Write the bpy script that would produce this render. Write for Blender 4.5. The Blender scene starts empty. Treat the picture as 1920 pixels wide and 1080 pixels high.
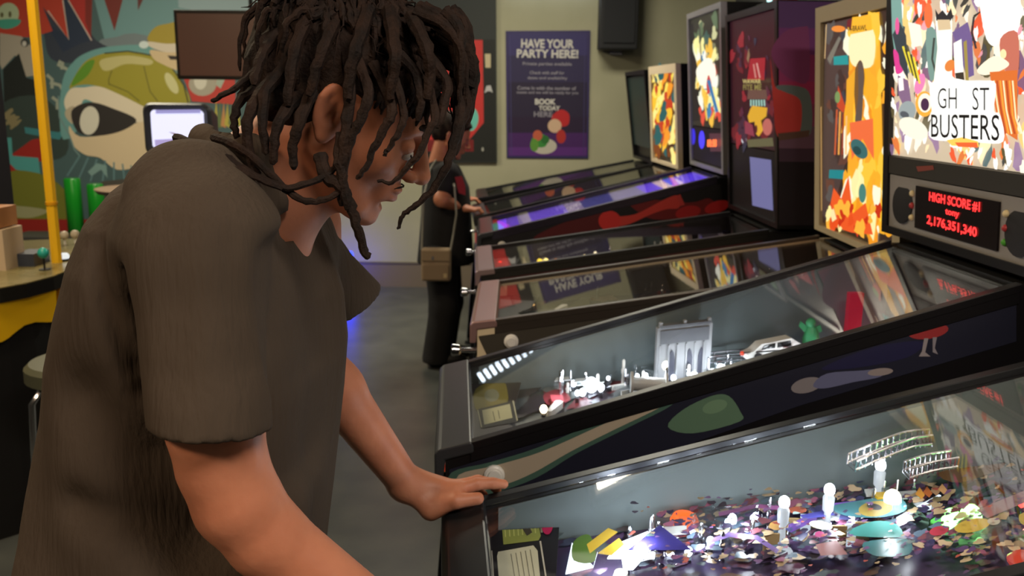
import bpy, math, random
import numpy as np
from mathutils import Vector, Matrix

# ---------------------------------------------------------------- camera, world, exposure
sc = bpy.context.scene
F_PX, PITCH, ROLL, CAM_Z = 1694.6, 0.20937, 0.0120, 1.62
cam_d = bpy.data.cameras.new('camera'); cam = bpy.data.objects.new('camera', cam_d)
sc.collection.objects.link(cam); sc.camera = cam
cam_d.sensor_width = 36; cam_d.lens = F_PX / 1920 * 36
cam_d.clip_start = 0.02; cam_d.clip_end = 60
cam.matrix_world = Matrix.Translation((0, 0, CAM_Z)) @ Matrix.Rotation(math.pi/2 - PITCH, 4, 'X') @ Matrix.Rotation(ROLL, 4, 'Z')
cam_d.dof.use_dof = True; cam_d.dof.focus_distance = 1.15; cam_d.dof.aperture_fstop = 8.0
sc.view_settings.view_transform = 'Standard'; sc.view_settings.look = 'None'
sc.view_settings.exposure = 0.0; sc.view_settings.gamma = 1.0
sc.view_settings.use_curve_mapping = False
w = bpy.data.worlds.new('world'); sc.world = w; w.use_nodes = True
w.node_tree.nodes['Background'].inputs[0].default_value = (.5, .48, .45, 1)
w.node_tree.nodes['Background'].inputs[1].default_value = 0.05
try:
    sc.cycles.max_bounces = 8; sc.cycles.transparent_max_bounces = 16
    sc.cycles.use_denoising = True; sc.cycles.sample_clamp_indirect = 6
    sc.cycles.caustics_reflective = False; sc.cycles.caustics_refractive = False
except Exception: pass

C = sc.collection
def area(name, loc, rot, sx, sy, power, col):
    l = bpy.data.lights.new(name, 'AREA'); l.shape = 'RECTANGLE'; l.size = sx; l.size_y = sy
    l.energy = power; l.color = col
    o = bpy.data.objects.new(name, l); C.objects.link(o); o.location = loc; o.rotation_euler = rot
    return o
CEIL = 3.1
# unseen ceiling lamps, the last two added to brighten the row and the counter (each sits just under its own ceiling fitting, built with the room)
LAMPS = [((-1.7, -0.9), 62, (1, .72, .48)), ((-2.7, 5.6), 84, (1, .90, .68)),
         ((0.1, 5.9), 44, (1, .93, .74)), ((0.9, -0.3), 58, (1, .86, .72)), ((-1.9, 2.5), 42, (1, .78, .5))]
for (lx, ly), pw, cc in LAMPS:
    area('ceiling_lamp_light', (lx, ly, CEIL - .075), (0, 0, 0), .95, .5, pw, cc)

# ---------------------------------------------------------------- pixel rays
cr, sr, cp, sp_ = math.cos(ROLL), math.sin(ROLL), math.cos(PITCH), math.sin(PITCH)
def ray(px, py):
    a, b = px - 960, py - 540
    a, b = cr*a + sr*b, -sr*a + cr*b
    u = -b / F_PX
    return Vector((a / F_PX, cp + u*sp_, -sp_ + u*cp))
CAMP = Vector((0, 0, CAM_Z))
def pixY(px, py, Y):
    r = ray(px, py); return CAMP + r * (Y / r.y)
def pixZ(px, py, Z):
    r = ray(px, py); return CAMP + r * ((Z - CAM_Z) / r.z)
def pixP(px, py, P0, N):
    r = ray(px, py); return CAMP + r * ((P0 - CAMP).dot(N) / r.dot(N))

# ---------------------------------------------------------------- materials
def lin(c):
    c = c / 255.0
    return c/12.92 if c <= .04045 else ((c + .055)/1.055)**2.4
_mc = {}
def M(r, g, b, rough=.6, metal=0., em=0., name=None, coat=0., alb=1.0, spec=.4):
    k = (r, g, b, rough, metal, em, coat, alb, spec)
    if k in _mc: return _mc[k]
    m = bpy.data.materials.new(name or 'mat'); m.use_nodes = True
    n = m.node_tree.nodes['Principled BSDF']
    c = (lin(r), lin(g), lin(b), 1)
    n.inputs['Roughness'].default_value = rough; n.inputs['Metallic'].default_value = metal
    n.inputs['Specular IOR Level'].default_value = spec
    n.inputs['Coat Weight'].default_value = coat
    if em:
        n.inputs['Base Color'].default_value = (c[0]*.2, c[1]*.2, c[2]*.2, 1)
        n.inputs['Emission Color'].default_value = c
        n.inputs['Emission Strength'].default_value = em
    else:
        n.inputs['Base Color'].default_value = (min(1, c[0]*alb), min(1, c[1]*alb), min(1, c[2]*alb), 1)
    _mc[k] = m
    return m
def noisy(name, c1, c2, scale, rough=.6, bump=0., bscale=None, stretch=(1, 1, 1), metal=0., sss=0., detail=4, spec=.4):
    m = bpy.data.materials.new(name); m.use_nodes = True
    nt = m.node_tree; n = nt.nodes['Principled BSDF']
    tc = nt.nodes.new('ShaderNodeTexCoord'); mp = nt.nodes.new('ShaderNodeMapping')
    mp.inputs['Scale'].default_value = stretch
    nz = nt.nodes.new('ShaderNodeTexNoise'); nz.inputs['Scale'].default_value = scale; nz.inputs['Detail'].default_value = detail
    rp = nt.nodes.new('ShaderNodeValToRGB')
    rp.color_ramp.elements[0].color = tuple(lin(v) for v in c1) + (1,); rp.color_ramp.elements[1].color = tuple(lin(v) for v in c2) + (1,)
    rp.color_ramp.elements[0].position = .3; rp.color_ramp.elements[1].position = .7
    nt.links.new(tc.outputs['Object'], mp.inputs['Vector']); nt.links.new(mp.outputs[0], nz.inputs['Vector'])
    nt.links.new(nz.outputs['Fac'], rp.inputs[0]); nt.links.new(rp.outputs[0], n.inputs['Base Color'])
    n.inputs['Roughness'].default_value = rough; n.inputs['Metallic'].default_value = metal
    n.inputs['Specular IOR Level'].default_value = spec
    if sss:
        n.inputs['Subsurface Weight'].default_value = sss; n.inputs['Subsurface Radius'].default_value = (.012, .004, .002)
        n.inputs['Subsurface Scale'].default_value = 1.0
    if bump:
        nb = nt.nodes.new('ShaderNodeTexNoise'); nb.inputs['Scale'].default_value = bscale or scale*4
        nb.inputs['Detail'].default_value = 3
        bp = nt.nodes.new('ShaderNodeBump'); bp.inputs['Strength'].default_value = bump; bp.inputs['Distance'].default_value = .004
        nt.links.new(mp.outputs[0], nb.inputs['Vector']); nt.links.new(nb.outputs['Fac'], bp.inputs['Height'])
        nt.links.new(bp.outputs[0], n.inputs['Normal'])
    return m
def glass_mat(name, tint=(1, 1, 1), boost=1.0, rough=0.0):
    """clear sheet: Schlick reflection over a transparent body, the same from either side"""
    m = bpy.data.materials.new(name); m.use_nodes = True
    nt = m.node_tree; nt.nodes.clear()
    out = nt.nodes.new('ShaderNodeOutputMaterial'); mix = nt.nodes.new('ShaderNodeMixShader')
    tr = nt.nodes.new('ShaderNodeBsdfTransparent'); tr.inputs[0].default_value = (*tint, 1)
    gl = nt.nodes.new('ShaderNodeBsdfGlossy'); gl.inputs['Roughness'].default_value = rough
    geo = nt.nodes.new('ShaderNodeNewGeometry')
    dot = nt.nodes.new('ShaderNodeVectorMath'); dot.operation = 'DOT_PRODUCT'
    ab = nt.nodes.new('ShaderNodeMath'); ab.operation = 'ABSOLUTE'
    sb = nt.nodes.new('ShaderNodeMath'); sb.operation = 'SUBTRACT'; sb.inputs[0].default_value = 1
    pw = nt.nodes.new('ShaderNodeMath'); pw.operation = 'POWER'; pw.inputs[1].default_value = 5
    ma = nt.nodes.new('ShaderNodeMath'); ma.operation = 'MULTIPLY_ADD'; ma.inputs[1].default_value = .93*boost; ma.inputs[2].default_value = .045*boost
    L = nt.links.new
    L(geo.outputs['Normal'], dot.inputs[0]); L(geo.outputs['Incoming'], dot.inputs[1]); L(dot.outputs['Value'], ab.inputs[0])
    L(ab.outputs[0], sb.inputs[1]); L(sb.outputs[0], pw.inputs[0]); L(pw.outputs[0], ma.inputs[0])
    L(ma.outputs[0], mix.inputs[0]); L(tr.outputs[0], mix.inputs[1]); L(gl.outputs[0], mix.inputs[2]); L(mix.outputs[0], out.inputs[0])
    return m

BLACK = M(18, 17, 20, .35, name='black_enamel')
BLACKM = M(12, 12, 13, .7, name='black_matte')
BLACKG = M(14, 14, 16, .15, name='black_gloss')
CHAR = M(45, 46, 48, .5, name='charcoal')
CHROME = M(200, 200, 205, .18, 1., name='chrome')
STEEL = M(130, 130, 135, .3, 1., name='steel')
DSTEEL = M(60, 62, 66, .32, .8, name='dark_steel')
WHITE = M(225, 225, 220, .4, name='white_plastic')
CREAM = M(214, 198, 165, .5, name='cream_paint')
RUBBER = M(25, 25, 25, .8, name='rubber')
GLASS = glass_mat('clear_glass')
PLASTIC = glass_mat('clear_plastic', (.93, .95, .97), 1.6, .05)

# ---------------------------------------------------------------- mesh helpers
class G:
    def __init__(s): s.v = []; s.f = []; s.m = []; s.mats = []
    def mi(s, m):
        if m is None: m = BLACK
        if m not in s.mats: s.mats.append(m)
        return s.mats.index(m)
    def add(s, vs, fs, m=None):
        o = len(s.v); k = s.mi(m)
        s.v += [tuple(v) for v in vs]
        for f in fs: s.f.append(tuple(o + i for i in f)); s.m.append(k)
        return s
    def hexa(s, p, m=None):   # 8 points: bottom 4 then top 4
        return s.add(p, [(3,2,1,0),(4,5,6,7),(0,1,5,4),(1,2,6,5),(2,3,7,6),(3,0,4,7)], m)
    def box(s, a, b, m=None, T=None):
        T = T or (lambda x, y, z: (x, y, z))
        (x0,y0,z0),(x1,y1,z1) = a, b
        return s.hexa([T(x0,y0,z0),T(x1,y0,z0),T(x1,y1,z0),T(x0,y1,z0),T(x0,y0,z1),T(x1,y0,z1),T(x1,y1,z1),T(x0,y1,z1)], m)
    def prism(s, pts, d, m=None):  # closed polygon pts extruded by vector d
        n = len(pts); d = Vector(d); P = [Vector(p) for p in pts]
        return s.add(P + [p + d for p in P], [tuple(range(n))[::-1], tuple(range(n, 2*n))] + [(i, (i+1) % n, n + (i+1) % n, n + i) for i in range(n)], m)
    def tube(s, pts, r, m=None, n=8, cap=True):
        P = [Vector(p) for p in pts]; R = r if isinstance(r, (list, tuple)) else [r]*len(P)
        vs = []; fs = []; prev = None
        for i, p in enumerate(P):
            t = (P[min(i+1, len(P)-1)] - P[max(i-1, 0)])
            t = t.normalized() if t.length > 1e-9 else Vector((0, 0, 1))
            if prev is None:
                a = t.orthogonal().normalized()
            else:
                a = (prev - t*prev.dot(t)); a = a.normalized() if a.length > 1e-6 else t.orthogonal().normalized()
            prev = a; b = t.cross(a)
            for k in range(n):
                q = 2*math.pi*k/n; vs.append(p + (a*math.cos(q) + b*math.sin(q))*R[i])
        for i in range(len(P)-1):
            for k in range(n):
                fs.append((i*n+k, i*n+(k+1) % n, (i+1)*n+(k+1) % n, (i+1)*n+k))
        if cap: fs += [tuple(range(n))[::-1], tuple((len(P)-1)*n + k for k in range(n))]
        return s.add(vs, fs, m)
    def lathe(s, c, ax, prof, m=None, n=14):   # prof: (distance along axis, radius)
        c = Vector(c); ax = Vector(ax).normalized()
        return s.tube([c + ax*h for h, r in prof], [max(r, 1e-5) for h, r in prof], m, n) if len({h for h, r in prof}) == len(prof) else s._lathe(c, ax, prof, m, n)
    def _lathe(s, c, ax, prof, m, n):
        a = ax.orthogonal().normalized(); b = ax.cross(a); vs = []; fs = []
        for h, r in prof:
            for k in range(n):
                q = 2*math.pi*k/n; vs.append(c + ax*h + (a*math.cos(q)+b*math.sin(q))*max(r, 1e-5))
        for i in range(len(prof)-1):
            for k in range(n): fs.append((i*n+k, i*n+(k+1) % n, (i+1)*n+(k+1) % n, (i+1)*n+k))
        fs += [tuple(range(n))[::-1], tuple((len(prof)-1)*n+k for k in range(n))]
        return s.add(vs, fs, m)
    def ball(s, c, r, m=None, n=12, k=8, T=None):
        c = Vector(c); vs = []; fs = []
        rr = r if isinstance(r, (list, tuple)) else (r, r, r)
        for i in range(k+1):
            th = math.pi*i/k
            for j in range(n):
                q = 2*math.pi*j/n
                d = Vector((rr[0]*math.sin(th)*math.cos(q), rr[1]*math.sin(th)*math.sin(q), rr[2]*math.cos(th)))
                vs.append(c + (T @ d if T else d))
        for i in range(k):
            for j in range(n): fs.append((i*n+j, (i+1)*n+j, (i+1)*n+(j+1) % n, i*n+(j+1) % n))
        return s.add(vs, fs, m)
    def build(s, name, parent=None, mat=None, smooth=False, bevel=0, **kw):
        me = bpy.data.meshes.new(name); me.from_pydata(s.v, [], s.f)
        for m in (s.mats or [mat or BLACK]): me.materials.append(m)
        me.polygons.foreach_set('material_index', s.m)
        if smooth: me.polygons.foreach_set('use_smooth', [True]*len(s.f))
        me.validate(); me.update()
        o = bpy.data.objects.new(name, me); C.objects.link(o)
        if smooth == 'auto' or smooth: 
            try: me.set_sharp_from_angle(angle=math.radians(40))
            except Exception: pass
        if bevel:
            md = o.modifiers.new('bevel', 'BEVEL'); md.width = bevel; md.segments = 2; md.limit_method = 'ANGLE'
        if parent is not None:
            o.parent = parent; o.matrix_parent_inverse = WM[parent.name].inverted() if parent.name in WM else Matrix()
            WM[o.name] = Matrix()
        else: WM[o.name] = Matrix()
        return o
WM = {}
def tag(o, label, cat, group=None, kind=None):
    o['label'] = label; o['category'] = cat
    if group: o['group'] = group
    if kind: o['kind'] = kind
    return o
def empty(name, loc, rz, label, cat, group=None):
    o = bpy.data.objects.new(name, None); C.objects.link(o); o.empty_display_size = .05
    o.location = loc; o.rotation_euler = (0, 0, rz)
    WM[o.name] = Matrix.Translation(loc) @ Matrix.Rotation(rz, 4, 'Z')
    return tag(o, label, cat, group)
def struct(g, name, **kw):
    o = g.build(name, **kw); o['kind'] = 'structure'; return o

def smooth_pts(P, n=4):
    out = []; N = len(P)
    for i in range(N):
        p0, p1, p2, p3 = P[(i-1) % N], P[i], P[(i+1) % N], P[(i+2) % N]
        for k in range(n):
            t = k/n
            out.append(tuple(.5*((2*p1[j]) + (-p0[j]+p2[j])*t + (2*p0[j]-5*p1[j]+4*p2[j]-p3[j])*t*t + (-p0[j]+3*p1[j]-3*p2[j]+p3[j])*t**3) for j in (0, 1)))
    return out
class Art:
    """flat printed shapes lying on one real plane of the place (a decal a fraction of a millimetre above the last)"""
    def __init__(s, P0, N, step=.00004, start=.0012, mk=None, clip=None):
        s.clip = clip
        s.P0 = Vector(P0); s.N = Vector(N).normalized(); s.off = start; s.step = step; s.g = G()
        if s.N.dot(CAMP - s.P0) < 0: s.N = -s.N
        s.mk = mk or (lambda c: M(*c, .55))
    def pt(s, q): return pixP(q[0], q[1], s.P0, s.N) + s.N*s.off
    def poly(s, col, pts, sm=False):
        if sm: pts = smooth_pts(pts)
        P = [s.pt(q) for q in pts]
        for c0, n0 in (s.clip or []):      # keep the print on its panel
            Q = []
            for i in range(len(P)):
                a, b = P[i-1], P[i]; da, db = (a-c0).dot(n0), (b-c0).dot(n0)
                if (da >= 0) != (db >= 0): Q.append(a.lerp(b, da/(da-db)))
                if db >= 0: Q.append(b)
            P = Q
        if len(P) < 3: return
        s.g.add(P, [tuple(range(len(P)))], col if not isinstance(col, tuple) else s.mk(col)); s.off += s.step
    def ell(s, col, cx, cy, rx, ry, rot=0, n=20, wob=0, seed=0):
        rnd = random.Random(seed); ph = rnd.random()*6; c_, s_ = math.cos(rot), math.sin(rot)
        pts = []
        for k in range(n):
            q = 2*math.pi*k/n; f = 1 + wob*math.sin(3*q+ph) + wob*.6*math.sin(5*q+2*ph)
            x, y = rx*f*math.cos(q), ry*f*math.sin(q); pts.append((cx + x*c_ - y*s_, cy + x*s_ + y*c_))
        s.poly(col, pts)
    def line(s, col, pts, wd):
        P = pts; L = []; R = []
        for i, p in enumerate(P):
            a = P[max(i-1, 0)]; b = P[min(i+1, len(P)-1)]
            dx, dy = b[0]-a[0], b[1]-a[1]; l = math.hypot(dx, dy) or 1
            L.append((p[0]-dy/l*wd/2, p[1]+dx/l*wd/2)); R.append((p[0]+dy/l*wd/2, p[1]-dx/l*wd/2))
        s.poly(col, L + R[::-1])
    def speck(s, cols, quad, n, size, stretch=(1, 1), seed=1, rot=0, rj=.5):
        """irregular patches strewn inside a quad given by its pixel corners tl,tr,br,bl"""
        rnd = random.Random(seed)
        for i in range(n):
            a, b = rnd.random(), rnd.random()
            x = (quad[0][0]*(1-a)+quad[1][0]*a)*(1-b) + (quad[3][0]*(1-a)+quad[2][0]*a)*b
            y = (quad[0][1]*(1-a)+quad[1][1]*a)*(1-b) + (quad[3][1]*(1-a)+quad[2][1]*a)*b
            z = size*(.4 + rnd.random())
            s.ell(rnd.choice(cols), x, y, z*stretch[0], z*stretch[1], rot + (rnd.random()-.5)*rj, 11, .22, rnd.random()*999)
    def build(s, name, parent=None): return s.g.build(name, parent)

def text_mesh(txt, O, R, U, width, height, mat, off=.0015, bold=.0):
    """lettering fitted into a width x height rectangle whose lower left corner is O, R to the right and U up"""
    cu = bpy.data.curves.new('t', 'FONT'); cu.body = txt; cu.offset = bold
    cu.resolution_u = 3
    ob = bpy.data.objects.new('t', cu); C.objects.link(ob)
    bpy.context.view_layer.update()
    me = bpy.data.meshes.new_from_object(ob.evaluated_get(bpy.context.evaluated_depsgraph_get()))
    V = [v.co.copy() for v in me.vertices]; Fs = [tuple(p.vertices) for p in me.polygons]
    bpy.data.objects.remove(ob); bpy.data.curves.remove(cu); bpy.data.meshes.remove(me)
    if not V: return G()
    x0, x1 = min(v.x for v in V), max(v.x for v in V); y0, y1 = min(v.y for v in V), max(v.y for v in V)
    R = Vector(R).normalized(); U = Vector(U).normalized(); N = R.cross(U); O = Vector(O)
    g = G()
    g.add([O + R*((v.x-x0)/(x1-x0)*width) + U*((v.y-y0)/max(y1-y0, 1e-6)*height) + N*off for v in V], Fs, mat)
    return g
def join(gs, base=None):
    b = base or G()
    for g in gs:
        o = len(b.v); b.v += g.v
        mm = [b.mi(m) for m in g.mats]
        for f, k in zip(g.f, g.m): b.f.append(tuple(i+o for i in f)); b.m.append(mm[k])
    return b

# ---------------------------------------------------------------- the room
YB, XL, XR, YF = 7.63, -5.2, 1.78, -2.6
WALLM = noisy('painted_wall', (168, 166, 138), (178, 175, 148), 3, .75, .15, 40)
DWALL = noisy('dark_wall', (74, 76, 76), (84, 85, 84), 3, .8)
FLOORM = noisy('dark_floor', (66, 70, 70), (84, 87, 84), 5, .30, .08, 30, spec=.6)
FLOORM.node_tree.nodes['Principled BSDF'].inputs['Roughness'].default_value = .33
CEILM = noisy('dark_ceiling', (60, 60, 60), (70, 70, 68), 3, .9)
struct(G().box((XL-.1, YF-.1, -.1), (XR+.1, YB+.1, 0), FLOORM), 'floor')
struct(G().box((XL-.1, YF-.1, CEIL), (XR+.1, YB+.1, CEIL+.1), CEILM), 'ceiling')
struct(G().box((XL-.1, YB, 0), (XR+.1, YB+.1, CEIL), WALLM), 'wall_back')
struct(G().box((XL-.1, YF-.1, 0), (XL, YB, CEIL), DWALL), 'wall_left')
struct(G().box((XR, YF-.1, 0), (XR+.1, YB, CEIL), DWALL), 'wall_right')
struct(G().box((XL, YF-.1, 0), (XR, YF, CEIL), DWALL), 'wall_front')
struct(G().box((XL, YB-.015, 0), (XR, YB, .2), M(122, 110, 92, .6)).box((XL, YB-.02, .2), (XR, YB, .215), M(100, 92, 80, .6)), 'baseboard_back')
for k, ((lx, ly), pw, cc) in enumerate(LAMPS):
    where = ['behind the player by the dark left wall', 'over the mural corner', 'in front of the party poster', 'added as front light over the near end of the pinball row', 'added to brighten the yellow game counter'][k]
    t = empty('ceiling_light', (lx, ly, CEIL-.06), 0, 'flat white ceiling panel light ' + where, 'ceiling light')
    g = G()
    for a, b in [((-.55,-.33,0),(.55,-.28,.06)),((-.55,.28,0),(.55,.33,.06)),((-.55,-.28,0),(-.5,.28,.06)),((.5,-.28,0),(.55,.28,.06))]:
        g.box((a[0]+lx, a[1]+ly, CEIL-.06+a[2]), (b[0]+lx, b[1]+ly, CEIL-.06+b[2]), WHITE)
    g.build('frame', t)
    G().box((lx-.5, ly-.28, CEIL-.055), (lx+.5, ly+.28, CEIL-.045), M(255, 240, 215, .5, em=1.2)).build('diffuser', t)

# the strip of short white LED tubes along the top of the far wall (its reflection runs as dashes over two machines' glass)
t = empty('led_strip', (-.25, YB-.03, 2.5), 0, 'row of short white LED bars along the top of the far wall', 'light')
G().box((-1.35, YB-.02, 2.44), (.95, YB-.001, 2.56), BLACKM).build('mounting_rail', t)
g = G()
for k in range(34):
    x = -1.25 + k*.062
    if 16 < k < 19: continue
    g.box((x, YB-.045, 2.455), (x+.03, YB-.02, 2.545), M(225, 240, 255, .4, em=7))
o = g.build('led_bars', t); o['kind'] = 'stuff'
# blue accent lamp standing on the floor by the far wall
t = empty('floor_lamp', (-1.38, YB-.25, 0), 0, 'small blue accent lamp on the floor against the far wall', 'lamp')
G().lathe((-1.38, YB-.25, 0), (0,0,1), [(0,.09),(.02,.09),(.03,.03),(.08,.03)], BLACK).build('base', t)
G().lathe((-1.38, YB-.25, .08), (0,0,1), [(0,.05),(.02,.06),(.24,.06),(.26,.05)], M(25, 45, 255, .4, em=9)).build('lamp_tube', t)

# ---------------------------------------------------------------- mural on the far wall
WN = (0, -1, 0)
TEAL, NAVY, RED_, CRM, OLV = (104,140,142), (52,60,72), (172,62,46), (205,190,165), (150,140,50)
A = Art((0, YB, 0), WN, start=.002)
A.poly((70, 92, 94), [(-90,-70),(533,-70),(533,470),(-90,470)])
A.poly(TEAL, [(160,-70),(533,-70),(533,60),(330,140),(200,90)])
A.poly((138,160,165), [(330,-70),(533,-70),(533,26),(420,30),(335,14)])
A.ell((110,122,126), 250, 88, 60, 24, .1, wob=.1)
A.poly((52,58,70), [(70,0),(118,-20),(150,20),(180,75),(240,100),(280,110),(150,118),(96,110),(82,60)], True)
A.poly((42,52,70), [(84,40),(118,98),(155,80),(172,76),(128,0),(116,0),(128,70)])
A.poly(RED_, [(-90,-70),(120,-70),(118,0),(129,73),(80,12),(99,58),(60,70),(0,68),(-90,68)])
A.poly((165,50,44), [(118,-70),(176,-70),(172,2),(170,74),(128,0)])
A.poly((120,44,38), [(160,-70),(176,-40),(173,2),(171,72),(160,40)])
A.poly((112,46,40), [(190,-70),(236,-70),(230,0),(215,58),(196,0)]); A.poly((96,48,44), [(255,-70),(275,-70),(268,0),(259,20)])
A.line((188,172,160), [(118,0),(129,74),(90,20)], 2.5); A.line((188,172,160), [(128,0),(172,76)], 2.2)
A.ell((168,182,150), 16, 26, 20, 21); A.poly((70,150,130), [(-4,38),(36,36),(36,46),(18,54),(0,52)], True)
A.ell((90,88,60), 4, 28, 3, 5); A.ell((90,88,60), 19, 27, 3, 6)
A.poly((160,152,138), [(0,62),(40,68),(62,90),(64,142),(48,144),(38,110),(28,104),(4,130),(0,120)]); A.ell((60,60,58), 47, 80, 8, 8); A.ell((190,186,176), 46, 82, 4, 5)
A.poly((34,38,36), [(6,130),(36,100),(50,146),(66,150),(70,200),(8,200)])
A.poly((52,64,60), [(4,196),(74,180),(120,225),(124,290),(60,300),(0,270)], True)
for p in [(12,215,16,6),(28,232,12,6),(22,224,14,7)]: A.ell((130,120,88), *p, -.6, wob=.2, seed=p[0])
A.poly((60,122,128), [(46,238),(110,248),(126,240),(112,262),(48,250)]); A.poly((150,40,34), [(60,262),(92,256),(84,300),(52,310),(20,330),(8,300)])
A.poly((78,150,148), [(12,258),(22,258),(24,292),(72,296),(76,326),(30,318),(12,300)])
for a, b in [((110,115),(116,130)),((88,140),(98,166)),((94,155),(120,172)),((98,182),(108,205)),((108,120),(138,150))]:
    A.line((150,156,140), [a, ((a[0]+b[0])/2+5, (a[1]+b[1])/2-4), b], 6)
# large pale dome with cream band (a plain shape in the mural's colours)
A.poly((104,150,148), [(118,150),(136,118),(160,100),(200,88),(262,84),(290,92),(230,140),(130,260),(112,220)], True)
A.poly((150,142,50), [(130,166),(142,140),(162,114),(196,100),(240,96),(286,104),(322,126),(345,160),(354,196),(290,204),(262,196),(220,175),(176,160),(146,160)], True)
A.poly((92,138,42), [(134,160),(144,138),(164,116),(178,114),(166,140),(146,156)], True)
A.poly((186,178,120), [(190,112),(240,104),(284,112),(280,122),(236,120),(206,132),(192,130)], True)
A.ell((196,192,140), 322, 156, 9, 22, -.5)
for l in [[(205,160),(204,150),(210,132)], [(270,124),(276,150),(282,172),(296,190)], [(206,158),(240,172),(262,190)]]: A.line((96,92,38), l, 1.8)
A.line((44,48,40), [(196,100),(240,96),(286,104),(322,126),(345,160),(354,196)], 2.4)
A.poly((206,186,152), [(130,236),(150,256),(210,250),(275,224),(300,240),(300,300),(262,312),(220,318),(188,296),(160,290),(136,270)], True)
A.poly((214,202,178), [(122,184),(134,166),(158,164),(186,162),(222,176),(262,196),(278,206),(270,228),(236,224),(190,200),(160,186),(150,200),(130,210),(122,200)], True)
A.poly((176,164,140), [(124,206),(140,200),(138,232),(124,220)], True)
A.poly((48,44,42), [(134,210),(150,196),(176,192),(214,204),(256,224),(232,244),(192,254),(156,252),(140,238)], True)
A.ell((206,202,186), 168, 226, 18, 27, .12)
A.line((110,136,134), [(110,180),(112,220),(130,252),(140,280),(150,292)], 3)
for a in range(7):
    x = 150 + a*16; A.line((96,128,132), [(x, 292+a*3), (x-24+a*6, 330+a*5)], 3)
A.poly((120,150,146), [(165,322),(182,306),(200,310),(202,334),(190,318),(172,330)])
# small second dome, strip of red beyond, bottom band of green and red
A.poly((158,140,52), [(277,76),(290,52),(316,44),(345,42),(348,84),(312,84)], True)
A.poly((204,192,172), [(278,78),(312,82),(350,82),(350,102),(312,98),(282,88)], True)
A.poly((200,178,140), [(282,94),(312,98),(350,102),(352,138),(336,134),(304,120),(288,110)], True); A.poly((50,42,38), [(314,104),(346,106),(342,112),(320,112)])
A.ell((200,212,210), 270, 84, 9, 7)
A.poly((178,60,52), [(340,136),(440,124),(442,196),(360,190),(350,160)]); A.ell((160,154,138), 380, 158, 26, 22); A.ell((200,196,180), 376, 152, 12, 16)
A.poly((156,166,150), [(404,136),(428,136),(414,166),(406,160)]); A.poly((210,110,100), [(430,128),(446,130),(442,142),(434,142)])
for k in range(7): A.poly([(170,160,70),(96,112,70),(180,130,80)][k % 3], [(400+k*7,240-k*2),(406+k*7,186+k*2),(410+k*7,240)])
A.poly((110,112,40), [(10,330),(60,322),(110,344),(140,390),(120,420),(10,420)], True); A.poly((150,148,110), [(20,386),(90,394),(60,408),(20,404)], True)
A.poly((140,34,28), [(8,410),(230,412),(230,440),(8,442)]); A.poly((76,72,66), [(190,340),(290,330),(290,400),(190,400)])
A.poly((62,66,70), [(-90,442),(533,442),(533,500),(-90,500)])
o = A.build('mural'); tag(o, 'colourful painted mural with a big yellow-green dome on the far wall', 'mural')

# ---------------------------------------------------------------- party poster, dark board, speaker
def wall_plate(name, pts, y0, th, mat):
    P = [pixY(px, py, y0) for px, py in pts]
    return G().prism([(p.x, y0, p.z) for p in P], (0, th, 0), mat)
t = empty('party_poster', (.27, YB-.02, 1.63), 0, 'purple party poster hanging on the pale far wall', 'poster')
WM_ = wall_plate('p', [(948,58),(1107,57),(1103,297),(950,296)], YB-.012, .011, M(56, 48, 96, .45)); WM_.build('sheet', t)
A = Art((0, YB-.012, 0), WN, start=.001)
rows = [(58,(58,52,104)),(100,(50,44,80)),(150,(42,34,60)),(215,(42,28,56)),(245,(72,34,98)),(272,(92,44,124))]
for i, (y, c) in enumerate(rows):
    y2 = rows[i+1][0]+.3 if i+1 < len(rows) else 292
    A.poly(c, [(953,y+4),(1101,y+4),(1100,y2+4 if y2 < 290 else y2),(954,y2+4 if y2 < 290 else y2)])
A.line((70,66,120), [(956,66),(959,290)], 1.2); A.line((64,58,110), [(1097,66),(1094,290)], 1.2)
# party balloons in the colours of the picture that stood here
A.ell((190,40,44), 1052, 222, 17, 16, wob=.05); A.ell((214,180,150), 1040, 236, 13, 13); A.ell((180,50,46), 1052, 256, 9, 13)
A.ell((196,190,176), 1020, 274, 24, 15); A.ell((60,140,62), 1012, 264, 15, 13, wob=.05); A.ell((44,110,50), 1022, 262, 8, 8); A.ell((196,96,70), 1008, 254, 9, 10)
A.ell((96,150,60), 1002, 272, 8, 12)
A.build('printed_pattern', t)
def wtext(txt, x0, x1, yb, yt, mat, y=YB-.012, bold=.02):
    a = pixY(x0, yb, y); b = pixY(x1, yb, y); c = pixY(x0, yt, y)
    return text_mesh(txt, (a.x, y, a.z), (1,0,0), (0,0,1), b.x-a.x, c.z-a.z, mat, .003, bold)
TW = M(215, 212, 205, .5); TG = M(150, 146, 158, .5)
gs = [wtext('HAVE YOUR', 977,1076,90,73,TW,bold=.03), wtext('PARTY HERE!', 969,1084,108,92,TW,bold=.03),
      wtext('Private parties available', 980,1072,124,116,TG), wtext('Check with staff for', 993,1058,139,133,TG), wtext('dates and availability', 989,1064,150,143,TG),
      wtext('Come in with the number of', 970,1080,168,161,TG), wtext('guests and we will be ready for you', 968,1084,177,170,TG),
      wtext('BOOK', 1003,1042,196,185,TW,bold=.04), wtext('TODAY', 1010,1050,207,198,TW,bold=.03), wtext('HERE', 1001,1036,219,209,TG)]
for g_ in gs: g_.build('lettering', t)

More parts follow.
